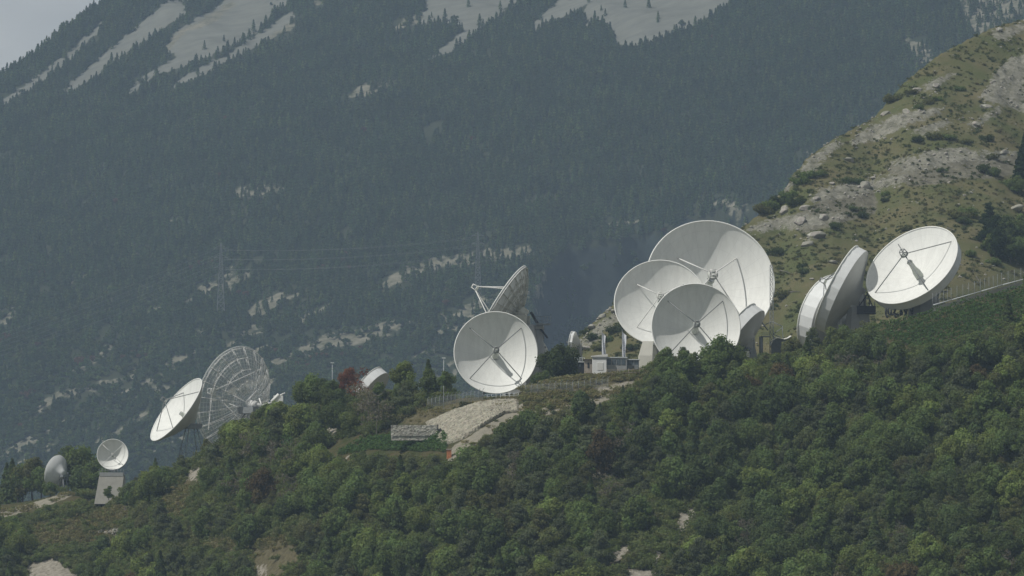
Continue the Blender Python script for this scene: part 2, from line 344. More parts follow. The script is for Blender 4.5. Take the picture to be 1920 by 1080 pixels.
def terrain_mat(name, base, base2, c1, c1b, c2, c3, sc, nsc):
    """base/base2 soil and grass; mask R -> rock c1/c1b, G -> scree c2, B -> third c3"""
    m = bpy.data.materials.new(name); m.use_nodes = True; t = m.node_tree; b = t.nodes['Principled BSDF']; b.inputs['Roughness'].default_value = 1; b.inputs['Specular IOR Level'].default_value = 0
    g = N(t, 'ShaderNodeTexCoord'); n1 = N(t, 'ShaderNodeTexNoise', inp={'Scale': sc, 'Detail': 9.0, 'Roughness': .65}); n2 = N(t, 'ShaderNodeTexNoise', inp={'Scale': nsc, 'Detail': 8.0, 'Roughness': .75})
    n3 = N(t, 'ShaderNodeTexNoise', inp={'Scale': sc*6, 'Detail': 10.0, 'Roughness': .8})
    for n in (n1, n2, n3): t.links.new(g.outputs['Object'], n.inputs['Vector'])
    def ramp(src, a, bb, p0=.4, p1=.6):
        c = N(t, 'ShaderNodeValToRGB'); c.color_ramp.elements[0].position = p0; c.color_ramp.elements[1].position = p1
        c.color_ramp.elements[0].color = (*a, 1); c.color_ramp.elements[1].color = (*bb, 1); t.links.new(src, c.inputs[0]); return c.outputs[0]
    at_ = N(t, 'ShaderNodeVertexColor', layer_name='mask'); sp = N(t, 'ShaderNodeSeparateColor'); t.links.new(at_.outputs['Color'], sp.inputs[0])
    cur = ramp(n1.outputs['Fac'], base, base2)
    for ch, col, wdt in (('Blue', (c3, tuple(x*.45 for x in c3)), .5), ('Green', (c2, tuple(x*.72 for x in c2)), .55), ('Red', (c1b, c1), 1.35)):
        src = n3
        if ch == 'Green':
            mpp = N(t, 'ShaderNodeMapping'); mpp.inputs['Rotation'].default_value = (0, 0, R_(-46)); mpp.inputs['Scale'].default_value = (.4, 1, .5); t.links.new(g.outputs['Object'], mpp.inputs['Vector'])
            src = N(t, 'ShaderNodeTexNoise', inp={'Scale': sc*9, 'Detail': 9.0, 'Roughness': .75}); t.links.new(mpp.outputs[0], src.inputs['Vector'])
        cc = ramp(src.outputs['Fac'], col[0], col[1], .36, .64)
        ma = N(t, 'ShaderNodeMath', operation='MULTIPLY_ADD', inp={1: wdt*2, 2: -wdt}); t.links.new(n2.outputs['Fac'], ma.inputs[0])
        ad = N(t, 'ShaderNodeMath', operation='ADD'); t.links.new(ma.outputs[0], ad.inputs[0]); t.links.new(sp.outputs[ch], ad.inputs[1])
        lo_ = .61 if ch == 'Red' else .46; mr = N(t, 'ShaderNodeMapRange', inp={'From Min': lo_, 'From Max': lo_+.18}); t.links.new(ad.outputs[0], mr.inputs['Value'])
        gt = N(t, 'ShaderNodeMath', operation='GREATER_THAN', inp={1: .02}); t.links.new(sp.outputs[ch], gt.inputs[0])
        mu = N(t, 'ShaderNodeMath', operation='MULTIPLY'); t.links.new(mr.outputs[0], mu.inputs[0]); t.links.new(gt.outputs[0], mu.inputs[1])
        mxx = N(t, 'ShaderNodeMixRGB'); t.links.new(mu.outputs[0], mxx.inputs[0]); t.links.new(cur, mxx.inputs[1]); t.links.new(cc, mxx.inputs[2]); cur = mxx.outputs[0]
    t.links.new(cur, b.inputs['Base Color'])
    bu = N(t, 'ShaderNodeBump', inp={'Strength': .8, 'Distance': 1.0}); t.links.new(n3.outputs['Fac'], bu.inputs['Height']); t.links.new(bu.outputs[0], b.inputs['Normal'])
    return m

NEAR_ROCK = [[(45,1062),(75,1050),(102,1042),(130,1060),(165,1085),(45,1090)],[(1130,1050),(1150,1030),(1192,1012),(1188,1028),(1152,1062)],
 [(1262,985),(1280,955),(1305,942),(1310,952),(1292,1000),(1270,1000)],[(1218,1032),(1240,1030),(1238,1050),(1225,1062)],[(348,905),(352,880),(382,872),(376,900)],
 [(522,830),(530,815),(548,810),(550,826)],[(606,796),(634,794),(632,818),(612,812)],[(176,994),(206,1004),(232,996),(228,990)],
 [(1110,722),(1200,712),(1190,720),(1120,742)],[(1170,1065),(1230,1060),(1230,1085),(1165,1085)],[(478,1060),(500,1058),(498,1085),(480,1085)],[(648,856),(662,854),(660,864),(648,864)],
 [(1172,985),(1200,985),(1230,990),(1226,998),(1180,996)]]
NEAR_SCREE = [[(0,958),(60,944),(120,925),(158,920),(100,945),(40,962),(0,975)],[(985,750),(1060,752),(1110,742),(1200,714),(1206,722),(1120,760),(1040,778),(985,775)],[(836,858),(850,835),(875,820),(930,785),(985,752),(1010,752),(1000,775),(930,808),(885,838),(848,866)]]
NEAR_DRY = [[(60,985),(130,975),(200,952),(245,950),(225,985),(216,1012),(110,1018),(60,1022)],[(303,925),(340,905),(362,925),(345,978),(318,958)],[(466,1018),(540,1008),(565,1040),(522,1085),(478,1085)],
 [(388,1012),(452,1010),(445,1032),(390,1030)],[(738,792),(800,762),(880,748),(975,742),(960,760),(870,768),(790,792)],[(985,728),(1060,712),(1200,700),(1215,712),(1110,748),(1060,752),(1030,768),(985,768)],
 [(556,952),(575,950),(572,965),(556,962)]]
M_near = terrain_mat('near_soil', (.060, .070, .028), (.11, .095, .05), (.46, .43, .37), (.20, .18, .14), (.36, .335, .27), (.19, .17, .10), .12, .8)
M_mid = terrain_mat('hillside_grass', (.100, .114, .048), (.152, .138, .074), (.34, .33, .285), (.11, .11, .075), (.40, .37, .32), (.225, .215, .165), .05, .45)
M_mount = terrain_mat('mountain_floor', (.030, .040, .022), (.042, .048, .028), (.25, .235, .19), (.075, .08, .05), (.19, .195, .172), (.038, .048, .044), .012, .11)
FAR_SCREE = [[(-5,192),(60,148),(120,105),(190,40),(197,38),(185,62),(130,112),(70,160),(5,200)],[(102,180),(160,128),(240,62),(310,4),(322,-30),(375,-30),(345,28),(300,58),(250,92),(200,128),(160,158),(128,175)],
 [(308,98),(328,60),(370,34),(410,10),(450,-30),(560,-30),(535,8),(505,32),(482,60),(420,92),(352,122),(290,142),(240,182),(222,188),(270,140),(332,105)],
 [(310,168),(340,143),(390,118),(430,98),(500,52),(552,16),(556,30),(520,66),(450,103),(400,132),(350,157),(322,170)],
 [(798,112),(838,80),(870,52),(848,42),(788,46),(792,20),(800,-30),(1000,-30),(968,6),(935,30),(890,62),(852,92),(810,116)],
 [(990,56),(1030,14),(1060,-20),(1140,-20),(1080,22),(1030,42),(995,62)],[(1092,48),(1110,-30),(1385,-30),(1366,8),(1330,32),(1290,52),(1240,72),(1190,88),(1158,82),(1148,55),(1128,40)]]
FAR_ROCK = [[(310,95),(325,62),(370,36),(430,4),(450,8),(400,40),(350,62),(325,92)],[(730,58),(758,32),(788,24),(794,46),(752,64)],[(646,190),(688,148),(738,150),(728,168),(690,180)],
 [(1792,-20),(1930,-20),(1925,22),(1852,62),(1812,62),(1808,30)],[(1692,62),(1722,72),(1758,105),(1752,122),(1720,118),(1700,85)],[(436,352),(480,346),(532,348),(540,358),(480,368),(440,370)],
 [(308,416),(348,394),(352,404),(322,420)],[(420,632),(466,612),(512,598),(508,612),(452,632)],[(452,595),(480,566),(500,553),(560,546),(586,553),(520,572),(492,595)],
 [(500,672),(560,648),(600,624),(680,613),(772,596),(795,604),(720,632),(640,650),(560,672),(510,690)],[(690,545),(760,498),(850,478),(900,468),(1006,458),(996,482),(880,496),(780,518),(715,550)],
 [(50,775),(110,730),(236,700),(232,714),(122,748),(66,786)],[(1112,424),(1200,408),(1216,416),(1122,432)],[(1322,368),(1405,382),(1395,398),(1330,386)],
 [(820,600),(900,556),(930,548),(905,578),(835,612)],[(1000,548),(1018,500),(1030,505),(1012,560)],[(585,0),(612,2),(608,14),(580,16)],[(540,40),(560,22),(552,60),(470,90)],[(90,700),(150,690),(215,636),(218,648),(168,700)],
 [(240,690),(262,680),(256,712),(238,716)],[(400,395),(408,398),(406,412),(400,410)],[(370,620),(385,612),(392,622),(376,630)],[(66,838),(110,826),(96,846)],[(130,860),(150,850),(146,870)],[(1490,292),(1520,290),(1510,300)]]
def ledges(x, y, qx, qy):
    al = x*.94+y*.34; pe = -x*.34+y*.94
    f = fbm(al/85, pe/20, 151, 4)+.5*fbm(al/25, pe/12, 155, 3)
    return np.clip((f-.055)*7, 0, 1)*np.clip((qy-430)/120, 0, 1)*np.clip((1040-qx)/60, 0, 1)
FAR_SHADE = [GORGE[0], [(1270,412),(1400,392),(1470,360),(1470,440),(1270,440)]]  # mask for the gorge: dark rock with its shade painted into the colour
gx = np.concatenate([np.arange(-700, 2700, 8)])
ys = np.concatenate([np.arange(700, 980, 12), np.arange(980, 1460, 2.2), np.arange(1460, 1900, 16)])
def H1c(x, y): return np.maximum(H1(x, y), -161.0)
terrain_mesh('near_hill', gx, ys, H1c, [(NEAR_ROCK, 8, 5), (NEAR_SCREE, 6, 3), (NEAR_DRY, 14, 7)], M_near)
terrain_mesh('rocky_hillside', np.arange(940, 2300, 4.0), np.arange(1230, 1900, 2.0), lambda x, y: np.maximum(H2(x, y), -161), [(MID_ROCK, 16, 9), ([[(1,1),(2,1),(2,2)]], 5, 1), ([[(1655,312),(1740,290),(1905,288),(1910,330),(1700,350)],[(1490,400),(1560,360),(1640,350),(1640,400),(1500,440)]], 20, 9)], M_mid)
terrain_mesh('mountain', np.arange(-500, 2500, 5.0), np.concatenate([np.arange(2300, 2900, 40), np.arange(2900, 4750, 4.5), np.arange(4750, 5300, 40)]), lambda x, y: np.maximum(H3(x, y), -161), [(FAR_ROCK, 12, 10), (FAR_SCREE, 8, 6), (FAR_SHADE, 14, 8)], M_mount)
g = MB(); g.add([(-7900,-900,-160),(7900,-900,-160),(7900,7900,-160),(-7900,7900,-160)], [(0,1,2,3)])
tag(g.build('valley_ground', mat('valley_floor', (.07, .09, .04), 1, .4, .01)), kind='structure')

# ------------------------------------------------------------------ foliage
def leaf_cloud(name, centers, normals, sizes, tints, m, extra=None):
    n = len(centers); nn = normals/np.maximum(np.linalg.norm(normals, axis=1, keepdims=True), 1e-6)
    t = rng.normal(size=(n, 3)); a = np.cross(nn, t); a /= np.maximum(np.linalg.norm(a, axis=1, keepdims=True), 1e-6); b = np.cross(nn, a)
    s = sizes[:, None]; asp = (.55+.5*rng.random(n))[:, None]
    co = np.stack([centers-a*s-b*s*asp*.3, centers-b*s*asp+a*s*.1, centers+a*s+b*s*asp*.2, centers+b*s*asp-a*s*.15], 1).reshape(-1, 3)
    me = bpy.data.meshes.new(name); me.vertices.add(4*n); me.vertices.foreach_set('co', co.ravel()); me.loops.add(4*n); me.loops.foreach_set('vertex_index', np.arange(4*n, dtype=np.int32))
    me.polygons.add(n); me.polygons.foreach_set('loop_start', np.arange(0, 4*n, 4, dtype=np.int32)); me.polygons.foreach_set('loop_total', np.full(n, 4, np.int32)); me.update(calc_edges=True)
    at_ = me.attributes.new('tint', 'FLOAT', 'FACE'); at_.data.foreach_set('value', tints.astype(np.float32)); me.materials.append(m); return me
def clumpy(clumps, per, size, flat=1.0, spread=.42):
    """clumps: (x,y,z,rx,ry,rz)"""
    C = []; Nn = []; S = []; Tt = []
    for c in clumps:
        k = int(per*(.7+.6*rng.random())*max(.35, c[3]*c[4]))
        d = rng.normal(size=(k, 3)); d /= np.linalg.norm(d, axis=1, keepdims=True); d[:, 2] = np.where(d[:, 2] < 0, d[:, 2]*.75, d[:, 2])
        r = (.66+.55*rng.random(k)**1.4)[:, None]; r *= 1+.16*np.sin(d[:, :1]*7+c[0]*3)*np.cos(d[:, 1:2]*6+c[1])
        C.append(np.array(c[:3])+d*r*np.array(c[3:6])); Nn.append(d*np.array([1, 1, flat])+rng.normal(size=(k, 3))*spread); S.append(size*(.6+.8*rng.random(k))); Tt.append(np.clip(rng.random()*.6+.4*rng.random(k), 0, 1))
    return np.concatenate(C), np.concatenate(Nn), np.concatenate(S), np.concatenate(Tt)
def broadleaf(name, m, R=1.0, H=1.0, ncl=26, per=120, size=.30, seed=0):
    """crown in metres: radius ~3.6, height ~6.5"""
    cl = []
    for i in range(ncl):
        t = (i+.5)/ncl; z = .12+.88*t; prof = math.sin(math.pi*min(1, (.16+.86*t)))**.6
        a = i*2.4+rng.random()*1.2; rr = 2.75*R*prof*(.55+.5*rng.random()) if i > 1 else .4
        s = R*(.55+1.15*rng.random()**1.4)*(1.15-.35*t)
        cl.append((rr*math.cos(a), rr*math.sin(a), H*(1.3+5.0*z)+rng.normal()*.35, s*.95, s*.95, s*(.85+.35*rng.random())))
    cl += [(0, 0, H*3.2, 1.7*R, 1.7*R, 1.9*H), (rng.normal()*.3, rng.normal()*.3, H*5.4, 1.1*R, 1.1*R, 1.1*H)]
    return leaf_cloud(name, *clumpy(cl, per, size), m)
def pine(name, m, R=1.0, H=1.0, size=.20):
    cl = []; tiers = 6
    for j in range(tiers):
        z = H*(2.0+5.2*j/(tiers-1)); rad = R*(3.0*(1-.72*j/(tiers-1)))*(.8+.4*rng.random()); nb = max(3, int(7-j*.8))
        for i in range(nb):
            a = rng.random()*6.28; rr = rad*(.45+.55*rng.random()); s = .75+.5*rng.random()
            cl.append((rr*math.cos(a), rr*math.sin(a), z+rng.normal()*.5+.12*rr, s*1.0, s*1.0, s*.62))
    cl.append((0, 0, H*7.3, .6, .6, .7)); cl.append((0, 0, H*4.4, 1.0*R, 1.0*R, 2.2*H))
    return leaf_cloud(name, *clumpy(cl, 170, size, 1.0, .7), m)
def spire(name, m, R=1.0, H=1.0, size=.26, n=2600, droop=.35):
    t = rng.random(n)**.8; a = rng.random(n)*6.28; lobes = 1+.22*np.sin(a*5+t*30)+.16*np.sin(t*46+a)
    rr = R*2.1*(1-t)**.85*lobes*(.62+.42*rng.random(n)); z = H*(.5+8.0*t) - rr*droop
    C = np.stack([rr*np.cos(a), rr*np.sin(a), z], 1); Nn = np.stack([np.cos(a), np.sin(a), .8+0*a], 1)+rng.normal(size=(n, 3))*.6
    return leaf_cloud(name, C, Nn, size*(.6+.8*rng.random(n)), np.clip(.5+.3*np.sin(t*25)+.2*rng.normal(size=n), 0, 1), m)
def wisp(name, m, n=700):
    cl = [(rng.normal()*1.4, rng.normal()*1.4, 2.5+4*rng.random(), .9, .9, .8) for _ in range(11)]
    C, Nn, S, Tt = clumpy(cl, 46, .17, 1, 1.0); return leaf_cloud(name, C, Nn, S, Tt, m)
def trunk_mesh(name, H=4.0, r=.20, limbs=6, spread=1.9, top=1.0, m=None):
    b = MB(); pts = [Vector((0,0,-.6))]; x = y = 0
    for i in range(5):
        x += rng.normal()*.10; y += rng.normal()*.10; pts.append(Vector((x, y, H*top*(i+1)/5)))
    for i in range(5): b.tube(pts[i], pts[i+1], r*(1-.17*i), r*(1-.17*(i+1)), 7, False)
    for k in range(limbs):
        p = pts[2+k % 4]; a = k*2.4+rng.random(); l = spread*(.6+.5*rng.random()); e = p+Vector((math.cos(a)*l, math.sin(a)*l, l*(.5+.4*rng.random())))
        mid = p.lerp(e, .5)+Vector((0,0,-.12)); b.tube(p, mid, r*.4, r*.27, 5, False).tube(mid, e, r*.27, r*.1, 5, False)
    me = bpy.data.meshes.new(name); me.from_pydata([tuple(v) for v in b.v], [], b.f); me.polygons.foreach_set('use_smooth', b.sm); me.materials.append(m or M_bark); return me
PROT = {'broad': [], 'pine': [], 'spire': [], 'bare': [], 'shrub': []}
for i in range(7):
    PROT['broad'].append((broadleaf('crown', M_leaf, (1, .85, 1.15, .95, 1.2, .8, 1.05)[i], (1, 1.2, .9, 1.1, .95, 1.3, .85)[i], 17+2*i, 230, .20), trunk_mesh('trunk', 4.2)))
for i in range(4): PROT['pine'].append((pine('crown', M_leaf, 1+.1*rng.normal(), .95+.1*rng.normal()), trunk_mesh('trunk', 6.6, .17, 8, 1.9)))
for i in range(2): PROT['spire'].append((spire('crown', M_leaf), trunk_mesh('trunk', 7.4, .16, 2, .6)))
for i in range(3): PROT['bare'].append((wisp('crown', M_leaf), trunk_mesh('trunk', 6.2, .09, 22, 1.8, m=M_dead)))
for i in range(4):
    cl = [(rng.normal()*.9, rng.normal()*.9, .55+.8*rng.random(), .8+.35*rng.random(), .8+.35*rng.random(), .7+.2*rng.random()) for _ in range(8)]
    PROT['shrub'].append((leaf_cloud('foliage', *clumpy(cl, 150, .19), M_leaf), trunk_mesh('stem', 1.2, .07, 5, .7)))
def plant(kind, loc, s, color, name, var=None, sz=None):
    crown, tr = PROT[kind][(var if var is not None else random.randrange(99)) % len(PROT[kind])]
    root = empty(name, loc); root.rotation_euler = (0, 0, random.random()*6.28); root.scale = (s, s, s*(sz or random.uniform(.9, 1.12)))
    for me, nm in ((crown, 'foliage' if kind == 'shrub' else 'crown'), (tr, 'stem' if kind == 'shrub' else 'trunk')):
        o = bpy.data.objects.new(nm, me); COL.objects.link(o); o.parent = root; o.color = (*color, 1)
    return root
def scatter(name, pts, scl, idx, protos, label, cat):
    """one stuff object: copies of a few small meshes on surveyed points"""
    lib = bpy.data.collections.new(name+'_kinds')
    for k, me in enumerate(protos):
        o = bpy.data.objects.new('%s_kind_%02d' % (name, k), me); lib.objects.link(o)
    me = bpy.data.meshes.new(name); me.vertices.add(len(pts)); me.vertices.foreach_set('co', np.asarray(pts, float).ravel())
    a = me.attributes.new('s', 'FLOAT', 'POINT'); a.data.foreach_set('value', np.asarray(scl, np.float32))
    a = me.attributes.new('k', 'INT', 'POINT'); a.data.foreach_set('value', np.asarray(idx, np.int32))
    a = me.attributes.new('r', 'FLOAT_VECTOR', 'POINT'); rr = np.zeros((len(pts), 3), np.float32); rr[:, 2] = rng.random(len(pts))*6.28; a.data.foreach_set('vector', rr.ravel())
    o = bpy.data.objects.new(name, me); COL.objects.link(o); tag(o, label, cat, kind='stuff')
    gt = bpy.data.node_groups.new(name, 'GeometryNodeTree'); gt.interface.new_socket('Geometry', in_out='INPUT', socket_type='NodeSocketGeometry'); gt.interface.new_socket('Geometry', in_out='OUTPUT', socket_type='NodeSocketGeometry')
    gi = gt.nodes.new('NodeGroupInput'); go = gt.nodes.new('NodeGroupOutput'); ip = gt.nodes.new('GeometryNodeInstanceOnPoints'); ci = gt.nodes.new('GeometryNodeCollectionInfo')
    ci.inputs['Collection'].default_value = lib; ci.inputs['Separate Children'].default_value = True; ci.inputs['Reset Children'].default_value = True
    def na(nm, tp): q = gt.nodes.new('GeometryNodeInputNamedAttribute'); q.data_type = tp; q.inputs['Name'].default_value = nm; return [x for x in q.outputs if x.enabled and x.name == 'Attribute'][0]
    ip.inputs['Pick Instance'].default_value = True; l = gt.links.new
    l(gi.outputs[0], ip.inputs['Points']); l(ci.outputs[0], ip.inputs['Instance']); l(na('k', 'INT'), ip.inputs['Instance Index']); l(na('s', 'FLOAT'), ip.inputs['Scale'])
    l(na('r', 'FLOAT_VECTOR'), ip.inputs['Rotation']); l(ip.outputs[0], go.inputs[0])
    md = o.modifiers.new('scatter', 'NODES'); md.node_group = gt; return o

# ------------------------------------------------------------------ distant woodland on the mountain
n = 190000
yy = 2980+rng.random(n)*1720; pxx = -120+rng.random(n)*2160; xx = (pxx-960)/(FPX*.9986)*yy
keep = rng.random(n) < yy/4700; xx, yy = xx[keep], yy[keep]
zz = H3(xx, yy); qx, qy = proj(xx, yy, zz)
w1 = 28*fbm(xx/18, yy/18, 81, 3); w2 = 10*fbm(xx/18, yy/18, 82, 3); mk = np.maximum(poly_mask(qx+w1, qy+w2, FAR_ROCK, 26), poly_mask(qx+w1, qy+w2-9, FAR_ROCK, 22)); mk = np.maximum(mk, .85*ledges(xx, yy, qx, qy)); w3 = 14*fbm(xx/15, yy/15, 83, 3); ms = np.maximum(poly_mask(qx+w3, qy, FAR_SCREE, 16), poly_mask(qx+w3, qy-10, FAR_SCREE, 12)); md_ = poly_mask(qx, qy, FAR_SHADE, 16)
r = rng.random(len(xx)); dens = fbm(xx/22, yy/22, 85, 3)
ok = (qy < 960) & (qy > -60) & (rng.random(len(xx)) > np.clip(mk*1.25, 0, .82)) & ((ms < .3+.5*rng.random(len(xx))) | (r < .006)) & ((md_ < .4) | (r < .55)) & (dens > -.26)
ratio = np.clip((qy-430)/260, 0, 1)*.75+.06
xx, yy, zz, qy, ratio = xx[ok], yy[ok], zz[ok], qy[ok], ratio[ok]
isb = rng.random(len(xx)) < ratio
far_meshes = [spire('mountain_conifer', M_far, .85+.15*i, 1.0+.08*i, .55, 240, .2) for i in range(4)]
for i in range(5):
    cl = [(rng.normal()*1.3, rng.normal()*1.3, 1.8+3.2*rng.random(), 1.3, 1.3, 1.1) for _ in range(8)]
    far_meshes.append(leaf_cloud('mountain_broadleaf', *clumpy(cl, 22, .62, 1, .5), M_far if i < 4 else M_rust))
rust = isb & (fbm(xx/30, yy/20, 401, 3) > .24) & (rng.random(len(xx)) < .5); idx = np.where(rust, 8, np.where(isb, 4+rng.integers(0, 4, len(xx)), rng.integers(0, 4, len(xx)))); sc_ = np.where(isb, .50+.55*rng.random(len(xx))**1.3, .60+.60*rng.random(len(xx))**1.5)
scatter('mountain_woodland', np.stack([xx, yy, zz-.3], 1), sc_, idx, far_meshes, 'hazy blue-green woodland of conifers and broadleaf trees covering the far mountain', 'woodland')
print('far trees', len(xx))

# ------------------------------------------------------------------ satellite antennas
def frame(n):
    n = Vector(n).normalized(); r = Vector((0,0,1)).cross(n).normalized(); u = n.cross(r).normalized(); return r, u, n
def antenna(px, py, Y, dpx, n, label, back='shroud', band=.16, dr=.40, strut_r=.88, apex=.30, strut_m=None, mount='tower', m_back=None, seg=72, fac=24, group=None, name='satellite_dish', mount_h=None, feed=1.0, roll=0.0, solid=True, mount_kw=None):
    c = at(px, py, Y); R = dpx/2*Y/FPX; r, u, nn = frame(n)
    if roll: q = Matrix.Rotation(roll, 3, nn); r = q @ r; u = q @ u
    fr = (c, r, u, nn); d = dr*R; mb_ = m_back or M_back; sm_ = strut_m or M_strut
    deep = d+max(1.0, .10*R); hub = c-nn*(deep+.08*R)
    gz = ground2(hub.x, hub.y); base = Vector((hub.x, hub.y, gz if mount_h is None else hub.z-mount_h))
    t = empty(name, base, label, 'satellite dish', group)
    def P(rho, ang, z): return c+(r*math.cos(ang)+u*math.sin(ang))*rho+nn*z
    prof = [(R*k/14, -d+d*(k/14)**2) for k in range(15)]; prof[0] = (.02, -d)
    b = MB(); b.rev(fr, prof, seg)
    if back != 'mesh': b.rev(fr, [(a, z-.10) for a, z in prof][::-1], seg)
    b.build('reflector', M_mesh if back == 'mesh' else M_refl, t); ob = t.children[0] if t.children else None
    ob = [o for o in COL.objects if o.parent == t][0]; cov = np.zeros(len(ob.data.vertices)*3, np.float32); ob.data.vertices.foreach_get('co', cov); cov = cov.reshape(-1, 3)+np.array(tuple(base-c))
    fa = np.zeros_like(cov); fa[:,0] = cov@np.array(tuple(r))/R; fa[:,1] = cov@np.array(tuple(u))/R; ob.data.attributes.new('face', 'FLOAT_VECTOR', 'POINT').data.foreach_set('vector', fa.ravel())
    rr = .010*R+.05; b = MB(); b.rev(fr, [(R+rr*math.cos(q), rr*math.sin(q)) for q in np.linspace(0, 2*math.pi, 8, endpoint=False)], seg, True, True); b.build('rim', M_mesh if back == 'mesh' else M_white, t)
    if back == 'shroud':
        wz = band*R
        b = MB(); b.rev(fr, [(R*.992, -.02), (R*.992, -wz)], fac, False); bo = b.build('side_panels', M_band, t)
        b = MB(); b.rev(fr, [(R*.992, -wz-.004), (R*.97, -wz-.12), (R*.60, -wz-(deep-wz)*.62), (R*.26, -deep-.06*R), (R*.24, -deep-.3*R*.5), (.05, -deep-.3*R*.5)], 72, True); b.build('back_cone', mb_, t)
    elif back == 'plain':
        b = MB(); b.rev(fr, [(R*.999, -.13), (R*.975, -d*.07-.34), (R*.62, -d*.66-.7), (R*.26, -deep-.3), (R*.22, -deep-.9), (.05, -deep-.9)], 48, True); b.build('back_shell', mb_, t)
    elif back in ('truss', 'mesh'):
        nr = 24 if back == 'truss' else 20; tw = (.085 if back == 'truss' else .07)*R; tr = .075 if back == 'truss' else .055
        zf = lambda rho: -d+d*(rho/R)**2
        def dz(rho): return tw*.55+1.25*tw*(1-rho/R)
        b = MB(); rings = [.22, .42, .62, .82, .985]
        for i in range(nr):
            a = 2*math.pi*i/nr
            pf = [P(R*q, a, zf(R*q)-.12) for q in rings]; pb = [P(R*q, a, zf(R*q)-dz(R*q)) for q in rings]
            b.path(pb, tr, 5); b.path(pf, tr*.8, 5)
            for k in range(len(rings)):
                b.tube(pf[k], pb[k], tr*.8, n=5)
                if back == 'mesh' and k: b.box(pb[k], .34, .34, .34)
            for k in range(len(rings)-1): b.tube(pf[k+1], pb[k], tr*.8, n=5)
        b.build('radial_truss', mb_, t)
        for q in rings[1:]:
            b = MB(); pts = [P(R*q, 2*math.pi*i/nr, zf(R*q)-dz(R*q)) for i in range(nr+1)]; b.path(pts, tr, 5)
            if q > .5:
                for i in range(nr):
                    a0 = 2*math.pi*i/nr; a1 = 2*math.pi*(i+1)/nr
                    b.tube(P(R*q, a0, zf(R*q)-dz(R*q)), P(R*q, a1, zf(R*q)-.12), tr*.7, n=5)
                    if back == 'mesh': b.tube(P(R*q, a1, zf(R*q)-dz(R*q)), P(R*q, a0, zf(R*q)-.12), tr*.7, n=5)
            b.build('ring_truss', mb_, t)
        if back == 'truss':
            b = MB(); b.rev(fr, [(R*.985, -.03), (R*1.0, -tw*.55)], 48, False); b.build('edge_band', M_strutw, t)
            b = MB(); b.rev(fr, [(R*.99, -.16), (R*.6, zf(R*.6)-.2), (R*.1, -d-.2)], 48, True); b.build('panel_backs', M_back, t)
        else:
            b = MB()
            for i in range(60): b.path([P(R*q, 2*math.pi*i/60, zf(R*q)-.05) for q in (.15, .4, .6, .8, 1)], .028, 4)
            for q in np.linspace(.12, 1, 18): b.path([P(R*q, 2*math.pi*i/40, zf(R*q)-.05) for i in range(41)], .028, 4)
            b.build('wire_grid', M_strutw, t)
        hb = .2 if back == 'truss' else .07; b = MB(); b.rev(fr, [(R*hb, -d-.5), (R*hb, -deep-.16*R), (.05, -deep-.16*R)], 20, True); b.build('hub', mb_, t)
    # struts, subreflector, feed
    az = apex*R; ra = .075*R; sw = .0085*R+.03
    for k in range(4):
        a = math.pi/4+k*math.pi/2; b = MB(); b.tube(P(strut_r*R, a, -d+d*strut_r**2), P(ra, a, az), sw, n=6); b.build('strut', sm_, t)
    b = MB(); q = .082*R
    b.rev(fr, [(.02, az-.02*R), (q*.6, az-.012*R), (q, az+.005*R), (q, az+.012*R), (.02, az+.018*R)], 24, True); sr = b.build('subreflector', M_feed, t)
    b = MB()
    for k in range(4):
        a = math.pi/4+k*math.pi/2; b.tube(P(ra, a, az-.01*R), P(ra*.8, a, az+.13*R), sw*.8, n=5).tube(P(ra*.8, a, az+.13*R), P(ra*.8, a+math.pi/2, az+.13*R), sw*.8, n=5)
        b.tube(P(ra, a, az+.02*R), P(ra, a+math.pi/2, az+.02*R), sw*.8, n=5)
    sub(b, 'cage', sm_, sr)
    if feed:
        b = MB(); h = (.46*feed)*R
        b.rev(fr, [(.085*R, -d+.02), (.08*R, -d+h*.3), (.055*R, -d+h*.52), (.048*R, -d+h*.86), (.062*R, -d+h*.93), (.04*R, -d+h)], 16, True); fh = b.build('feed_horn', M_feed, t)
        b = MB(); b.rev(fr, [(.02, -d+h*.985), (.04*R, -d+h*.985)], 16); sub(b, 'horn_mouth', M_steel, fh)
    # mount
    kw = mount_kw or {}
    top = hub.z-kw.get('drop', .14*R); bx, by = base.x, base.y
    X = Vector((r.x, r.y, 0)).normalized() if abs(r.x)+abs(r.y) > .01 else Vector((1,0,0)); Yv = Vector((0,0,1)).cross(X)
    if mount == 'tower':
        s = kw.get('s', .20*R); hgt = top-base.z
        if hgt > .8:
            b = MB(); rad = s*1.35; ang = [math.atan2(X.y, X.x)+math.pi/8+k*math.pi/4 for k in range(8)]
            b.prism([(bx+rad*math.cos(a), by+rad*math.sin(a)) for a in ang], base.z-2, base.z+hgt*.62, 1.0)
            b.prism([(bx+rad*math.cos(a), by+rad*math.sin(a)) for a in ang], base.z+hgt*.62+.003, top, .72); b.build('pedestal', kw.get('m', M_concg), t)
        for sg in (-1, 1):
            b = MB(); b.box(Vector((bx, by, top+.07*R))+X*(sg*s*.8), .05*R, .32*R, .28*R, (X, Yv, Vector((0,0,1)))); b.build('yoke', mb_, t)
    else:
        s = .34*R; hgt = top-base.z; b = MB()
        for sx, sy in ((-1,-1), (1,-1), (-1,1), (1,1)):
            b.tube(Vector((bx, by, base.z-1.5))+X*(sx*s)+Yv*(sy*s), Vector((bx, by, top))+X*(sx*s*.3)+Yv*(sy*s*.3), .13, n=6)
            b.tube(Vector((bx, by, base.z+.2))+X*(sx*s)+Yv*(sy*s), Vector((bx, by, base.z+hgt*.55))+X*(-sx*s*.6)+Yv*(sy*s*.6), .08, n=6)
        b.build('steel_frame', M_steel, t)
        b = MB(); b.box((bx, by, top+.02*R), .5*R, .4*R, .12*R, (X, Yv, Vector((0,0,1)))); b.build('turntable', M_steel, t)
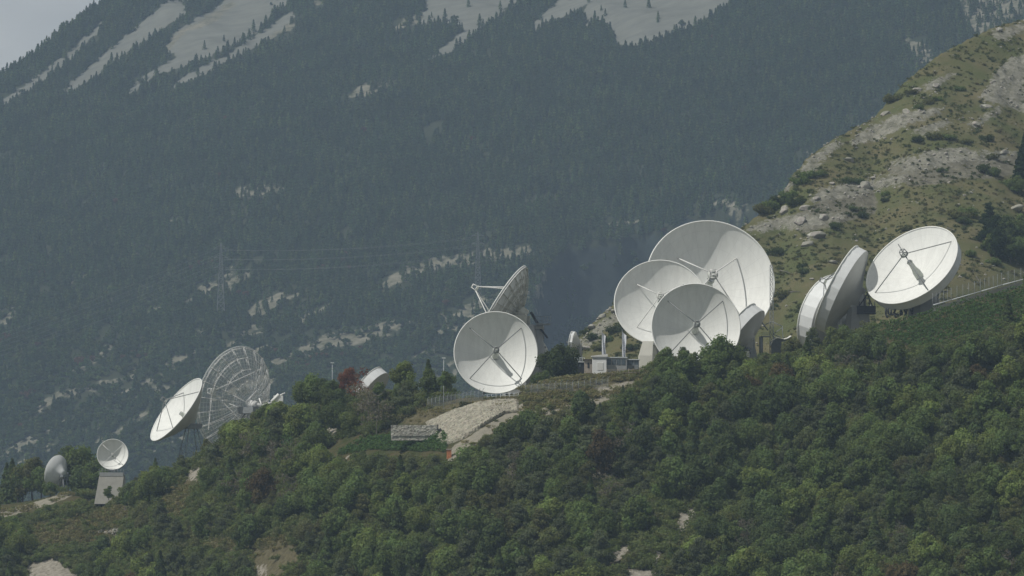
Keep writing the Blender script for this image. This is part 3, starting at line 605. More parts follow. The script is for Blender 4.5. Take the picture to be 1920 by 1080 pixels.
    b = MB(); b.tube(P(.05, 0, -deep+.02), Vector((bx, by, top+.06*R)), .10*R, .12*R, 10); b.build('axle_housing', mb_, t)
    t['_n'] = 1; del t['_n']
    t_info = dict(c=c, R=R, fr=fr, hub=hub, base=base, top=top, X=X, Y=Yv, P=P, deep=deep)
    return t, t_info

PZ = Vector((0,0,1))
# round dish above the stone bank
A, iA = antenna(929.5, 661, 1190, 156, (.03,-.975,.16), 'round white dish facing the viewer alone above the stone bank', 'plain', mount='steel')
# sideways truss dish behind it
O, iO = antenna(941, 570, 1216, 167, (-.84,.13,.53), 'dish turned sideways with lattice back and white tripod, behind the round dish', 'truss', apex=.66, dr=.34, strut_r=.72, strut_m=M_strutw, m_back=M_truss, feed=.0, mount='tower', mount_kw=dict(s=3.6, drop=2.2))
p = Vector((at(1013,640,1216).x, 1217, 0)); pz0 = ground(p.x, p.y); pt = at(1013, 617, 1216).z
b = MB(); b.tube((p.x-.6, p.y, pz0-1), (p.x-1.2, p.y, pt), 3.6, 1.5, 20, smooth=True); b.tube((p.x-1.2, p.y, pt+.01), (p.x-1.2, p.y, pt+1.0), 2.0, 2.0, 16); ped = b.build('cone_pedestal', M_concg, O)
for k in range(9):
    a = -2.6+k*.32; b = MB(); b.box((p.x-.6+3.5*math.cos(a), p.y+3.5*math.sin(a), pz0+1.3), .42, .42, .9); b.build('port', M_dark, O)
b = MB(); q0 = at(1005, 608, 1215); q1 = at(1032, 608, 1215); b.box((q0+q1)/2, (q1-q0).length, 2.4, .35)
for k in range(6):
    v = q0.lerp(q1, k/5)+Vector((0,-1.1,0)); b.tube(v, v+PZ*1.9, .05, n=5)
b.tube(q0+Vector((0,-1.1,1.9)), q1+Vector((0,-1.1,1.9)), .05, n=5).tube(q0+Vector((0,-1.1,1.0)), q1+Vector((0,-1.1,1.0)), .04, n=5); b.build('platform', M_steel, O)
b = MB(); b.tube(at(996, 586, 1219), at(1014, 617, 1216), .36, n=8).tube(at(1014, 617, 1216), at(1027, 634, 1216), .26, n=8); b.build('jack_screw', M_dark, O)
b = MB(); b.box(at(1003, 624, 1220), 4.6, 4, 3.4); b.build('drive_house', M_concg, O)
# cluster
B, iB = antenna(1332, 527, 1288, 242, (.10,-.945,.30), 'largest white dish, tallest of the cluster, half in shade', 'plain', strut_r=.66, apex=.26, strut_m=M_strutw, mount='tower')
D, iD = antenna(1238, 567, 1252, 172, (-.03,-.935,.34), 'left white dish of the cluster on a pale faceted concrete tower', 'plain', strut_r=.72, apex=.34, strut_m=M_strutw, mount='tower', mount_kw=dict(s=1.0))
q = at(1211, 669, 1249); gz = ground(q.x, q.y); z1 = at(1211, 640, 1249).z; zm = at(1211, 667, 1249).z; k = 1249/FPX
b = MB(); hw = 13.2*k
b.add([(q.x-hw, q.y-2, gz-1), (q.x+hw*.8, q.y-2, gz-1), (q.x+hw*1.5, q.y+3, gz-1), (q.x-hw, q.y+5, gz-1),
       (q.x-hw, q.y-2, zm), (q.x+hw*.9, q.y-2, zm), (q.x+hw*1.6, q.y+3, zm), (q.x-hw, q.y+5, zm),
       (q.x-hw*.45, q.y-1.4, z1), (q.x+hw*1.0, q.y-1.4, z1), (q.x+hw*1.6, q.y+3, z1), (q.x-hw*.4, q.y+5, z1)],
      [(0,1,5,4),(1,2,6,5),(2,3,7,6),(3,0,4,7),(4,5,9,8),(5,6,10,9),(6,7,11,10),(7,4,8,11),(8,9,10,11)])
b.build('concrete_tower', M_cream, D)
C_, iC = antenna(1305, 613, 1192, 166, (.03,-.975,.17), 'front white dish of the cluster, its lower rim behind treetops', 'plain', mount='steel')
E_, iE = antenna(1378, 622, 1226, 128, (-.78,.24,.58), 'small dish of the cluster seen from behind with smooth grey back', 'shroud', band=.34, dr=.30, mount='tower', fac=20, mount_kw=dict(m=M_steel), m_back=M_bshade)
b = MB(); q0 = at(1427, 631, 1228); q1 = at(1443, 631, 1228); b.box((q0+q1)/2, (q1-q0).length, 1.6, .25); b.box((q0+q1)/2+PZ*.9, (q1-q0).length, .12, .12); b.box((q0+q1)/2+PZ*.45, (q1-q0).length, .1, .1)
b.tube(at(1429, 605, 1226), at(1440, 619, 1227), .18, n=6).tube(q0, q0-PZ*7, .5, n=8); b.build('service_platform', M_steel, E_)
b = MB()
for k in range(9):
    a = k*.42; b.tube(at(1396+5*math.cos(a*1.7)+k*.5, 652+4*math.sin(a*2.3), 1222), at(1397+6*math.cos(a*1.7+.8)+k*.5, 660+4*math.sin(a*2.3+.8), 1222), .16, n=5)
b.build('cable_loops', M_dark, E_)
b = MB(); b.box(at(1399, 664, 1222), 1.6, 1.4, 1.5); b.build('motor_box', M_white, E_)
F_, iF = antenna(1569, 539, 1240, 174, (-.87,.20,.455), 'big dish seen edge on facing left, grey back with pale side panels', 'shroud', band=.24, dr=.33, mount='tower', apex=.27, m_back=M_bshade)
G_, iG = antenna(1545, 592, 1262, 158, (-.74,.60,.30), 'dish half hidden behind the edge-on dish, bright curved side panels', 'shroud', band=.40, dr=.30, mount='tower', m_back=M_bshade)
H_, iH = antenna(1709.5, 497, 1230, 191, (-.50,-.603,.622), 'bright dish tilted to the sky at the right beside the hillside fence', 'shroud', band=.20, dr=.34, strut_r=.90, mount='tower', mount_kw=dict(m=M_concg, s=3.0))
def pts(*a): return [at(x, y, Y) for x, y, Y in a]
b = MB(); b.box(at(1624, 580, 1236), 4.6, 4, 1.6); b.box(at(1624, 588, 1236), 4.8, 4.2, .3)
for x in (1611, 1620, 1630, 1640): b.tube(at(x, 574, 1234), at(x, 560+abs(x-1625)*.4, 1236), .12, n=5)
b.tube(at(1611, 574, 1234), at(1630, 546, 1238), .14, n=6).tube(at(1636, 574, 1234), at(1625, 548, 1238), .14, n=6); b.build('dark_platform', M_dark, H_)
b = MB(); q = at(1620, 600, 1237); b.box((q.x, q.y, q.z-.4), 2.6, 2.6, 4.6); b.build('platform_column', M_concg, H_)
b = MB(); q = at(1742, 568, 1236); b.box((q.x, q.y, q.z), 4.2, 5, 4.4); b.build('drive_housing', M_concg, H_)
b = MB(); b.tube(at(1755, 545, 1234), at(1768, 592, 1234), .14, n=6).tube(at(1762, 545, 1236), at(1750, 592, 1236), .14, n=6).box(at(1764, 547, 1236), 3.6, 3, .3)
for x in (1752, 1760, 1768, 1776): b.tube(at(x, 547, 1234), at(x, 540, 1234), .06, n=5)
b.tube(at(1752, 540, 1234), at(1776, 540, 1234), .06, n=5); b.build('access_stair', M_steel, H_)
b = MB()
for x0, y0, x1, y1, x2, y2 in ((1661,578,1661,590,1665,596),(1665,578,1666,589,1671,590),(1671,581,1671,589,1675,590),(1679,580,1676,588,1681,596),(1676,588,1684,590,1686,590),(1690,580,1688,586,1689,592),(1687,582,1692,584,1691,591),(1696,579,1697,586,1701,589),(1701,579,1699,588,1697,592),(1708,580,1710,586,1711,589),(1712,575,1711,586,1709,589)):
    b.path([at(x0, y0, 1226), at(x1, y1, 1226), at(x2, y2, 1226)], .26, 7)
b.build('cable_conduits', M_dark, H_)
# left group
I_, iI = antenna(330.5, 768, 1306, 145, (-.736,-.334,.59), 'bright white dish tilted left, standing against the see-through mesh dish', 'plain', dr=.34, m_back=M_back, mount='steel', apex=.36, feed=.45)
J_, iJ = antenna(437, 746, 1342, 197, (-.76,.60,.235), 'huge see-through wire mesh dish with white lattice ribs', 'mesh', dr=.36, strut_m=M_strutw, m_back=M_strutw, mount='steel', feed=0, apex=.5)
b = MB(); b.tube(at(464, 752, 1338), at(491, 761, 1336), .45, n=8).tube(at(463, 752, 1338), at(465, 772, 1338), .3, n=8).tube(at(464, 752, 1338), at(482, 733, 1342), .28, n=8).tube(at(491, 761, 1336), at(486, 747, 1338), .2, n=6)
b.tube(at(463, 755, 1338), at(428, 736, 1340), .12, n=6).tube(at(463, 770, 1338), at(430, 757, 1340), .12, n=6).tube(at(491, 761, 1336), at(512, 755, 1338), .35, n=8); b.build('mount_beam', M_strutw, J_)
b = MB(); q = at(522, 752, 1338); b.box((q.x, q.y, q.z), 2.6, 2.4, 3.0).tube((q.x-1.8, q.y-1, q.z-.3), (q.x+.2, q.y-1, q.z+1.8), .5, n=8).tube((q.x+.5, q.y-1, q.z+1.6), (q.x+1.9, q.y-1, q.z+2.2), .2, n=6); b.build('counterweight', M_white, J_)
K_, iK = antenna(104.5, 885, 1386, 64, (-.80,.52,.22), 'small dish at far left seen from behind on a low gravel bank', 'plain', dr=.25, m_back=M_band, mount='steel', feed=.6)
b = MB(); b.tube(at(118, 889, 1386), at(149, 895, 1386), .22, n=6).box(at(122, 893, 1386), 1.9, 1.6, 2.2).tube(at(133, 895, 1386), at(146, 912, 1386), .12, n=5).tube(at(120, 905, 1386), at(122, 920, 1386), .3, n=6); b.build('counter_arm', M_steel, K_)
L_, iL = antenna(211.2, 852, 1352, 58, (.02,-.98,.17), 'small deep dish with white cross struts on a sloping concrete plinth', 'shroud', band=.30, dr=.56, strut_r=.97, strut_m=M_strutw, apex=.02, feed=.35, mount='steel', mount_h=6.2)
Mm, iM = antenna(688, 722, 1300, 84, (-.74,.28,.61), 'small pale dish half hidden behind a reddish dying tree', 'shroud', band=.42, dr=.3, mount='tower')
Q_, iQ = antenna(1071, 642, 1245, 42, (-.93,.22,.10), 'tiny grey dish on the terrace seen from the side, beside a round tree', 'shroud', band=.30, dr=.35, mount='tower', fac=8, feed=.4)
S_, iS = antenna(1017, 654, 1223, 38, (.78,-.45,.40), 'little white crescent-shaped dish peeking out behind the conical pedestal', 'plain', dr=.3, mount='tower', feed=.4)

# plinth under the small deep dish
q0 = at(187, 893, 1352); q1 = at(233, 893, 1352); gz = ground((q0.x+q1.x)/2, 1352); k = 1352/FPX; zt = q0.z; zb = at(185, 945, 1350).z
b = MB(); b.add([(q0.x-1.2, 1348.5, zb), (q1.x-.9, 1348.5, zb), (q1.x+.6, 1356, zb), (q0.x-1.2, 1356, zb), (q0.x, 1350, zt), (q1.x, 1350, zt), (q1.x, 1355, zt), (q0.x, 1355, zt)], [(0,1,5,4),(1,2,6,5),(2,3,7,6),(3,0,4,7),(4,5,6,7),(3,2,1,0)])
pl = empty('concrete_plinth', (q0.x, 1350, zb), 'sloping concrete plinth carrying the small deep dish at left', 'plinth'); b.build('block', M_conc, pl)
b = MB(); b.box(((q0.x+q1.x)/2, 1352, zt+.5), (q1.x-q0.x)*.96, 4.2, .99); b.build('equipment_layer', M_concg, pl)
b = MB()
for i in range(9):
    v = Vector((q0.x+(q1.x-q0.x)*i/8, 1350.1, zt)); b.tube(v, v+PZ*2.0, .045, n=5)
for h in (1.0, 1.5, 2.0): b.tube((q0.x, 1350.1, zt+h), (q1.x, 1350.1, zt+h), .04, n=5)
b.build('railing', M_steel, pl)

# ------------------------------------------------------------------ terrace buildings
def bld(name, label, cat, px0, px1, py0, py1, Y, dep, m, roof_m, parts=(), over=.35, rise=.0):
    a = at(px0, py1, Y); c = at(px1, py0, Y); t = empty(name, ((a.x+c.x)/2, Y, a.z), label, cat)
    b = MB(); b.box(((a.x+c.x)/2, Y+dep/2, (a.z+c.z)/2-.6), c.x-a.x, dep, c.z-a.z+1.2); b.build('wall', m, t)
    b = MB(); x0, x1 = a.x-over, c.x+over; z = c.z+.003
    b.add([(x0,Y-over,z),(x1,Y-over,z),(x1,Y+dep+over,z),(x0,Y+dep+over,z),(x0,Y-over,z+.22),(x1,Y-over,z+.22+rise),(x1,Y+dep+over,z+.22+rise),(x0,Y+dep+over,z+.22)], [(3,2,1,0),(4,5,6,7),(0,1,5,4),(1,2,6,5),(2,3,7,6),(3,0,4,7)]); b.build('roof', roof_m, t)
    for nm, x0p, x1p, y0p, y1p, mm in parts:
        u = at(x0p, y1p, Y); v = at(x1p, y0p, Y); b = MB(); b.box(((u.x+v.x)/2, Y-.02, (u.z+v.z)/2), v.x-u.x, .12, v.z-u.z); b.build(nm, mm, t)
    return t
bld('cabin', 'white cabin with slanting roof on the terrace below the banners', 'cabin', 1111, 1137, 669, 694, 1186, 5, M_wall, M_roofw, [('door', 1120, 1131, 680, 694, M_roofw), ('trim', 1111.5, 1136.5, 671.5, 672.6, M_concg)], .3, .45)
bld('glazed_shed', 'grey glazed shed joined to the white cabin', 'shed', 1137.5, 1175, 671, 694, 1187, 5, M_concg, M_rail, [('window', 1138.5+8.9*i, 1145.8+8.9*i, 673.5, 684, M_glass) for i in range(4)], .2)
bld('open_shelter', 'dark open shelter between the glazed shed and the concrete tower', 'shelter', 1175.8, 1198, 675, 693, 1190, 4, M_glass, M_rail, [('post', 1188, 1189.2, 676, 693, M_steel), ('back_panel', 1176.5, 1197, 684, 692.5, M_steel)], .25)
bld('stone_hut', 'small beige stone hut left of the white cabin', 'hut', 1096, 1110.6, 675, 690, 1192, 5, M_pink, M_bark, [('door', 1101.5, 1105, 680, 690, M_dark)], .4)
bld('long_shed', 'long low dark shed with pale roof edge behind the round tree', 'shed', 1030, 1095.5, 679.5, 690, 1198, 7, M_dark, M_rail, [('window', 1080+6*i, 1083+6*i, 682, 688, M_glass) for i in range(2)], .3)
b = MB(); q0 = at(1070, 675, 1200); q1 = at(1096, 675, 1200)
for i in range(7):
    v = q0.lerp(q1, i/6); b.tube(v-PZ*.3, v+PZ*.6, .05, n=5)
b.tube(q0+PZ*.6, q1+PZ*.6, .06, n=5); tag(b.build('roof_railing', M_rail, None), 'pale railing along the roof of the long low shed', 'railing')
# corrugated shed beside the lattice mast
q0 = at(1444, 640, 1226); q1 = at(1486, 640, 1226); t = empty('corrugated_shed', ((q0.x+q1.x)/2, 1228, ground(q0.x, 1228)), 'grey corrugated shed roof half hidden by trees beside the mast', 'shed')
def strip(b, top, bot):
    n_ = len(top); b.add(top+bot, [(i, i+1, n_+i+1, n_+i) for i in range(n_-1)])
b = MB(); tp = [at(x, y, 1226) for x, y in ((1445,648),(1450,638),(1456,634),(1464,634),(1471,636),(1478,634),(1484,630),(1487,640))]; tp2 = [v+Vector((0,6,.4)) for v in tp]; strip(b, tp2, tp); b.build('roof', M_roofw, t)
b = MB(); N_ = 44; top = []; bot = []
for i in range(N_):
    x = 1446+40*i/(N_-1); y = np.interp(x, [1445,1450,1456,1464,1471,1478,1484,1487], [648,638,634,634,636,634,630,640])+.8; v = at(x, y, 1226.2+.25*(i % 2)); top.append(v); bot.append(v-PZ*7)
strip(b, top, bot); b.build('wall', M_steel, t)
for nm, px0, lab, wv in (('banner_flag', 1128.5, 'tall white banner with faint vertical lettering, rising behind the white cabin', 0), ('banner_flag', 1166.5, 'tall white banner with faint vertical lettering, right of the white cabin', 1)):
    Yb = 1196; base = at(px0, 694, Yb); topv = at(px0, 623-wv*1.5, Yb); t = empty(nm, base, lab, 'banner', 'tall white banners on the terrace'); k = Yb/FPX
    b = MB(); b.tube(base-PZ*1.0, topv+PZ*.5, .06, .045, 8); b.build('pole', M_steel, t)
    wd = 8.6*k; hgt = topv.z-base.z; b = MB(); rows = 26; fv = []; 
    for j in range(rows+1):
        z = base.z+hgt*.10+hgt*.90*j/rows; fr_ = j/rows
        wloc = wd*(1-.0*fr_) if fr_ < .93 else wd*(1-(fr_-.93)/.07*.75)
        for i in range(7):
            s_ = i/6; fv.append((topv.x+.05+wloc*s_*(.78+.13*math.sin(fr_*7+wv*2)), Yb-.05+.22*math.sin(s_*7+fr_*5+wv), z-s_*.35*(fr_ > .9)))
    b.add(fv, [(j*7+i, j*7+i+1, (j+1)*7+i+1, (j+1)*7+i) for j in range(rows) for i in range(6)], True); cl = b.build('cloth', M_cloth, t)
    # faint vertical lettering, not readable in the photograph: short stacked strokes
    b = MB(); rr = random.Random(4+wv)
    for j in range(13):
        z = base.z+hgt*(.24+.50*j/13); x = topv.x+.05+wd*.40
        yb = Yb-.34
        for s_ in rr.sample([(0,0,.34,.06),(0,.16,.34,.06),(-.14,.08,.06,.26),(.14,.08,.06,.26),(0,.30,.34,.06)], 3): b.box((x+s_[0], yb, z+s_[1]), s_[2], .02, s_[3])
    b.build('lettering', M_ink, t)

# ------------------------------------------------------------------ lattice mast and pylons
def lattice(b, base, h, w0, w1, nb, r, arms=()):
    c = [(-1,-1),(1,-1),(1,1),(-1,1)]
    for i in range(nb):
        z0 = h*i/nb; z1 = h*(i+1)/nb; a0 = w0+(w1-w0)*i/nb; a1 = w0+(w1-w0)*(i+1)/nb
        for k in range(4):
            k2 = (k+1) % 4
            p0 = base+Vector((c[k][0]*a0, c[k][1]*a0, z0)); p1 = base+Vector((c[k][0]*a1, c[k][1]*a1, z1)); q0 = base+Vector((c[k2][0]*a0, c[k2][1]*a0, z0)); q1 = base+Vector((c[k2][0]*a1, c[k2][1]*a1, z1))
            b.tube(p0, p1, r, n=4, cap=False); b.tube(p0, q1, r*.6, n=4, cap=False); b.tube(q0, p1, r*.6, n=4, cap=False); b.tube(p1, q1, r*.6, n=4, cap=False)
q = at(1447, 660, 1230); zt = at(1447, 497, 1230).z; gz = ground(q.x, 1230)
t = empty('lattice_mast', (q.x, 1230, gz), 'slim grey lattice mast right of the largest dish', 'mast')
b = MB(); lattice(b, Vector((q.x, 1230, gz)), zt-gz, .50, .36, 22, .06); b.build('tower', M_steel, t)
b = MB()
for x0, y0, x1, y1 in ((1448,603,1467,612),(1450,626,1468,614),(1467,611,1468,634),(1449,626,1464,633),(1447,603,1434,609),(1448,628,1455,636),(1455,636,1445,648)): b.tube(at(x0, y0, 1229), at(x1, y1, 1229), .11, n=5)
b.build('arm_brace', M_steel, t)
def pylon(base, h, label):
    t = empty('power_pylon', base, label, 'pylon', 'power pylons on the mountain')
    b = MB(); lattice(b, base-PZ*1.5, h*.62, h*.052, h*.026, 8, .17); lattice(b, base+PZ*(h*.62-1.5), h*.38, h*.026, h*.006, 7, .15); b.build('tower', M_pyl, t); tips = []
    for f in (.66, .79, .91):
        for s in (-1, 1):
            e = base+Vector((s*h*.09, 0, h*f)); b = MB(); b.tube(base+Vector((s*h*.02, 0, h*f)), e, .14, n=4).tube(base+Vector((s*h*.02, 0, h*(f+.03))), e, .12, n=4); b.build('cross_arm', M_pyl, t); tips.append(e-PZ*1.2)
            b = MB(); b.tube(e, e-PZ*1.2, .12, n=5); b.build('insulator', M_pyl, t)
    return tips
def on3(px, py): return hit(px, py, lambda x, y: H3(x, y), 2950, 4700, 6.0)
p1 = on3(414, 598); p2 = on3(896, 556); h1 = 146*p1.y/FPX; h2 = 126*p2.y/FPX
t1 = pylon(p1, h1, 'lattice power pylon on the mountain, left one above the mesh dish'); t2 = pylon(p2, h2, 'lattice power pylon on the mountain, right one above the round dish')
p0 = on3(-190, 800); t0 = pylon(p0, 50, 'lattice power pylon outside the picture at left carrying the cables')
for A_, B_, lab in ((t1, t2, 'strung between the two visible pylons'), (t0, t1, 'running down left from the left pylon')):
    for k_, (a, c) in enumerate(zip(A_, B_)):
        b = MB(); ln = (a-c).length; P_ = [a.lerp(c, i/24)-PZ*(4*ln*.018*(i/24)*(1-i/24)) for i in range(25)]; b.path(P_, .06, 4)
        o = b.build('power_cable', M_wire, None); tag(o, '%s %s cable %s' % (('lower', 'middle', 'upper')[k_//2], ('near-left', 'right')[k_ % 2], lab), 'cable', 'power cables across the mountain')

# ------------------------------------------------------------------ stone bank, gabion wall, fences
def patch(top, bot, off, nx, ny, name, m, parent, thick=.5, rough=.25, H=None):
    tx = [p[0] for p in top]; vs = []; f = []
    lt = np.linspace(0, 1, nx)
    def along(P, s):
        P = np.array(P, float); L_ = np.concatenate([[0], np.cumsum(np.hypot(*np.diff(P, axis=0).T))]); return np.interp(s*L_[-1], L_, P[:,0]), np.interp(s*L_[-1], L_, P[:,1])
    for j in range(ny):
        for i in range(nx):
            a = along(top, lt[i]); c = along(bot, lt[i]); v = j/(ny-1); px = a[0]+(c[0]-a[0])*v; py = a[1]+(c[1]-a[1])*v
            h = near(px, py) or at(px, py, 1176); e = min(1, min(i, nx-1-i, j*1.5, (ny-1-j)*1.5)/2.5)
            vs.append(h+Vector((0, -.9, .5))*off*e+Vector((0,-1,.8))*(rough*random.uniform(-1, 1))*e)
    f = [(j*nx+i, (j+1)*nx+i, (j+1)*nx+i+1, j*nx+i+1) for j in range(ny-1) for i in range(nx-1)]
    b = MB(); b.add(vs, f, False); return b.build(name, m, parent)
bank = patch([(797,792),(850,768),(898,754),(935,750),(972,750)], [(826,838),(868,824),(905,800),(945,776),(974,774)], 1.0, 90, 34, 'stone_bank', M_stone, None, rough=.12)
tag(bank, 'steep pale rubble stone bank below the round dish', 'stone bank')
a = near(733, 812); c = near(820, 815); t = empty('gabion_wall', a, 'low grey gabion wall at the top edge of the vineyard', 'wall'); yw = min(a.y, c.y)-1.5
za = at(733, 797, yw).z; zb = at(733, 817, yw).z; b = MB(); xa = at(733, 800, yw).x; xc = at(820, 800, yw).x
N_ = 60; M2 = 10; vs = []
for j in range(M2):
    for i in range(N_): vs.append((xa+(xc-xa)*i/(N_-1), yw+random.uniform(-.04, .04), zb+(za-zb)*j/(M2-1)))
b.add(vs, [(j*N_+i, j*N_+i+1, (j+1)*N_+i+1, (j+1)*N_+i) for j in range(M2-1) for i in range(N_-1)]); b.build('stone_face', M_gabion, t)
b = MB(); b.box(((xa+xc)/2, yw+1.2, (za+zb)/2-.6), xc-xa-.1, 2.0, za-zb+1.0); b.build('core', M_gabion, t)
b = MB(); b.box((xc+.12, yw+1.0, (za+zb)/2), .22, 2.3, za-zb+.3); b.build('end_slab', M_dark, t)

def fence(line, label, name='chain_link_fence', h=2.3, every=1, bent=True, m=M_steel, panel=True, rails=(), r=.05, cat='fence', off=0.0):
    P_ = [Vector(p) for p in line]; t = empty(name, P_[0], label, cat); n_ = 0
    for p in P_:
        if n_ < 100:
            b = MB(); b.tube(p-PZ*.5, p+PZ*h, r, n=6)
            if bent: b.tube(p+PZ*h, p+PZ*(h+.45)+Vector((.38,-.25,0)), r, n=6)
            b.build('post', m, t); n_ += 1
    if panel:
        b = MB(); up = [p+PZ*h for p in P_]; strip(b, up, [p+PZ*.05 for p in P_]); b.build('wire_mesh', M_chain, t)
    for z in rails:
        b = MB(); b.path([p+PZ*z for p in P_], r*.8, 5); b.build('rail', m, t)
    return t
def line_px(pts_, n, H=H1, y0=1000, y1=1400):
    P = np.array(pts_, float); L_ = np.concatenate([[0], np.cumsum(np.hypot(*np.diff(P, axis=0).T))]); out = []
    for s in np.linspace(0, L_[-1], n):
        h = hit(np.interp(s, L_, P[:,0]), np.interp(s, L_, P[:,1]), H, y0, y1, 1.0)
        if h: out.append(h)
    return out
fence(line_px([(802,766),(840,759),(880,753),(905,750)], 15), 'wire fence with bent posts left of the round dish', h=2.4)
fence(line_px([(985,741),(1030,737),(1080,734),(1112,731),(1140,728)], 15), 'wire fence with bent posts crossing the dry slope right of the round dish', h=2.4)
fence(line_px([(1056,708),(1110,706),(1160,705),(1220,703)], 9), 'rough wooden rail fence in front of the cabin and sheds', 'wooden_fence', 1.75, bent=False, m=M_wood, panel=False, rails=(.7, 1.45), r=.10)
fence(line_px([(905,749),(930,747),(972,745)], 9), 'low pale metal railing on top of the stone bank', 'guard_rail', 1.1, bent=False, m=M_rail, panel=False, rails=(.55, 1.05), r=.05, cat='railing')
fence(line_px([(727,794),(752,791)], 5), 'short pale railing beside the gabion wall', 'guard_rail', 1.1, bent=False, m=M_rail, panel=False, rails=(.55, 1.05), cat='railing')
# road wall and fence climbing at the right edge
rp = [Vector((at(x, y, Y).x, Y, at(x, y, Y).z)) for x, y, Y in ((1750,580,1188),(1785,570,1190),(1840,554,1194),(1880,542,1198),(1940,526,1202),(2010,508,1206))]
t = empty('road_wall', rp[0], 'pale low wall of the road climbing at the right edge', 'wall')
b = MB(); strip(b, [p+PZ*.55 for p in rp], [p-PZ*2 for p in rp]); strip(b, [p+Vector((0,.5,.55)) for p in rp], [p+PZ*.551 for p in rp]); b.build('wall_face', M_conc, t)
b = MB(); b.path([p+PZ*1.05 for p in rp], .13, 6); b.build('hand_rail', M_rail, t)
fl = []
for i in range(26):
    s = i/25*(len(rp)-1); k = min(int(s), len(rp)-2); fl.append(rp[k].lerp(rp[k+1], s-k)+Vector((0, 2.2, .1)))
fence(fl, 'tall wire fence on thin posts along the climbing road at right', h=4.0, bent=False, r=.055)
# lamps
for x, y0, y1, Y, lab in ((832,752,672,1180,'slim street lamp among the treetops left of the round dish'), (623,730,681,1240,'thin pole lamp above the trees left of the reddish tree')):
    bse = at(x, y0, Y); tp = at(x, y1, Y); bse.z = min(bse.z, ground(bse.x, Y)); t = empty('street_lamp', bse, lab, 'street lamp')
    b = MB(); b.tube(bse, tp, .07, .05, 8); b.build('pole', M_rail, t); b = MB(); b.box(tp+PZ*.1, .9, .4, .22); b.build('lamp_head', M_rail, t)
# dark hut on the left slope, terracotta post
h = near(236, 958); t = empty('field_hut', h, 'small dark hut with pale roof among bushes at lower left', 'hut'); k = h.y/FPX
b = MB(); b.box(h+Vector((0,1,1.1)), 8.5*k, 2.4, 2.6); b.build('wall', M_dark, t); b = MB(); b.box(h+Vector((0,1,2.55)), 11*k, 3.2, .22); b.build('roof', M_concg, t); b = MB(); b.box(h+Vector((-.2,-.24,.9)), .8, .08, 1.8); b.build('door', M_wood, t)
h = near(842, 858); t = empty('brick_pillar', h, 'small orange brick pillar beside the dirt track', 'pillar')
b = MB(); b.box(h+PZ*.7, 1.1, 1.1, 2.2); b.build('shaft', M_orange, t); b = MB(); b.box(h+PZ*1.95, 1.4, 1.4, .28); b.build('cap', M_pink, t)
for j, (x, y, s_) in enumerate(((181,997,1),(190,998,1.4),(199,1000,1),(208,998,1.2),(218,996,1.5),(227,994,1.1),(213,1001,.8))):
    h = near(x, y); b = MB(); bm = bmesh.new(); bmesh.ops.create_icosphere(bm, subdivisions=2, radius=.62*s_)
    o_ = [v.co.copy() for v in bm.verts]; vs = [h+Vector((v.x*1.3, v.y, v.z*.8))*(1+.28*math.sin(v.x*5+j)+.2*math.cos(v.z*7+j*2)) for v in o_]; b.add(vs, [tuple(v.index for v in f.verts) for f in bm.faces]); bm.free()
    tag(b.build('boulder', M_rock, None), ('leftmost', 'second', 'third', 'fourth', 'largest', 'rightmost', 'lowest')[j]+' pale boulder of the row across the dry meadow at lower left', 'boulder', 'boulders across the dry meadow')

# ------------------------------------------------------------------ vineyards
def vine_row(pa, pb, label, group, w_=.55, hgt=1.35, dens=24):
    a = near(*pa); c = near(*pb)
    if not a or not c: return
    ln = (c-a).length; n = int(ln*dens); s = rng.random(n); x = a.x+(c.x-a.x)*s; y = a.y+(c.y-a.y)*s; z = H1(x, y)
    d = rng.normal(size=(n, 3)); d /= np.linalg.norm(d, axis=1, keepdims=True); bump = .2+1.1*vnoise(s*ln*.8, s*0+a.x, 9)
    Cc = np.stack([x+d[:,0]*.3, y+d[:,1]*w_*.5, z+.25+hgt*(.5+.5*d[:,2])*bump], 1)
    me = leaf_cloud('vine_row', Cc-np.array(tuple(a)), d+rng.normal(size=(n, 3))*.4, .16+.14*rng.random(n), rng.random(n), M_vine)
    o = bpy.data.objects.new('vine_row', me); COL.objects.link(o); o.location = a; tag(o, label, 'vines', group)
ORD = ['first','second','third','fourth','fifth','sixth','seventh','eighth','ninth','tenth','eleventh','twelfth','thirteenth','fourteenth','fifteenth','sixteenth','seventeenth','eighteenth']
for i in range(8):
    y = 820+i*4.0; x0 = 700-i*12 if i < 5 else 640-(i-5)*3
    vine_row((x0, y+ (2 if i < 4 else 6)), (838-.3*i, y+1), '%s vine row from the top, in the small vineyard under the gabion wall' % ORD[i], 'vine rows under the gabion wall')
for i in range(18):
    pa = (1612+i*8+ (0), 622+i*2.6); pb = (1990, 514+i*6.2)
    vine_row(pa, pb, '%s vine row from the top, in the vineyard below the climbing road' % ORD[i], 'vine rows below the climbing road', hgt=1.5, dens=24)
for i in range(5):
    vine_row((448+i*6, 836+i*3.4), (600-i*8, 822+i*4), '%s vine row from the top, in the overgrown plot left of the vineyard' % ORD[i], 'vine rows in the overgrown plot')

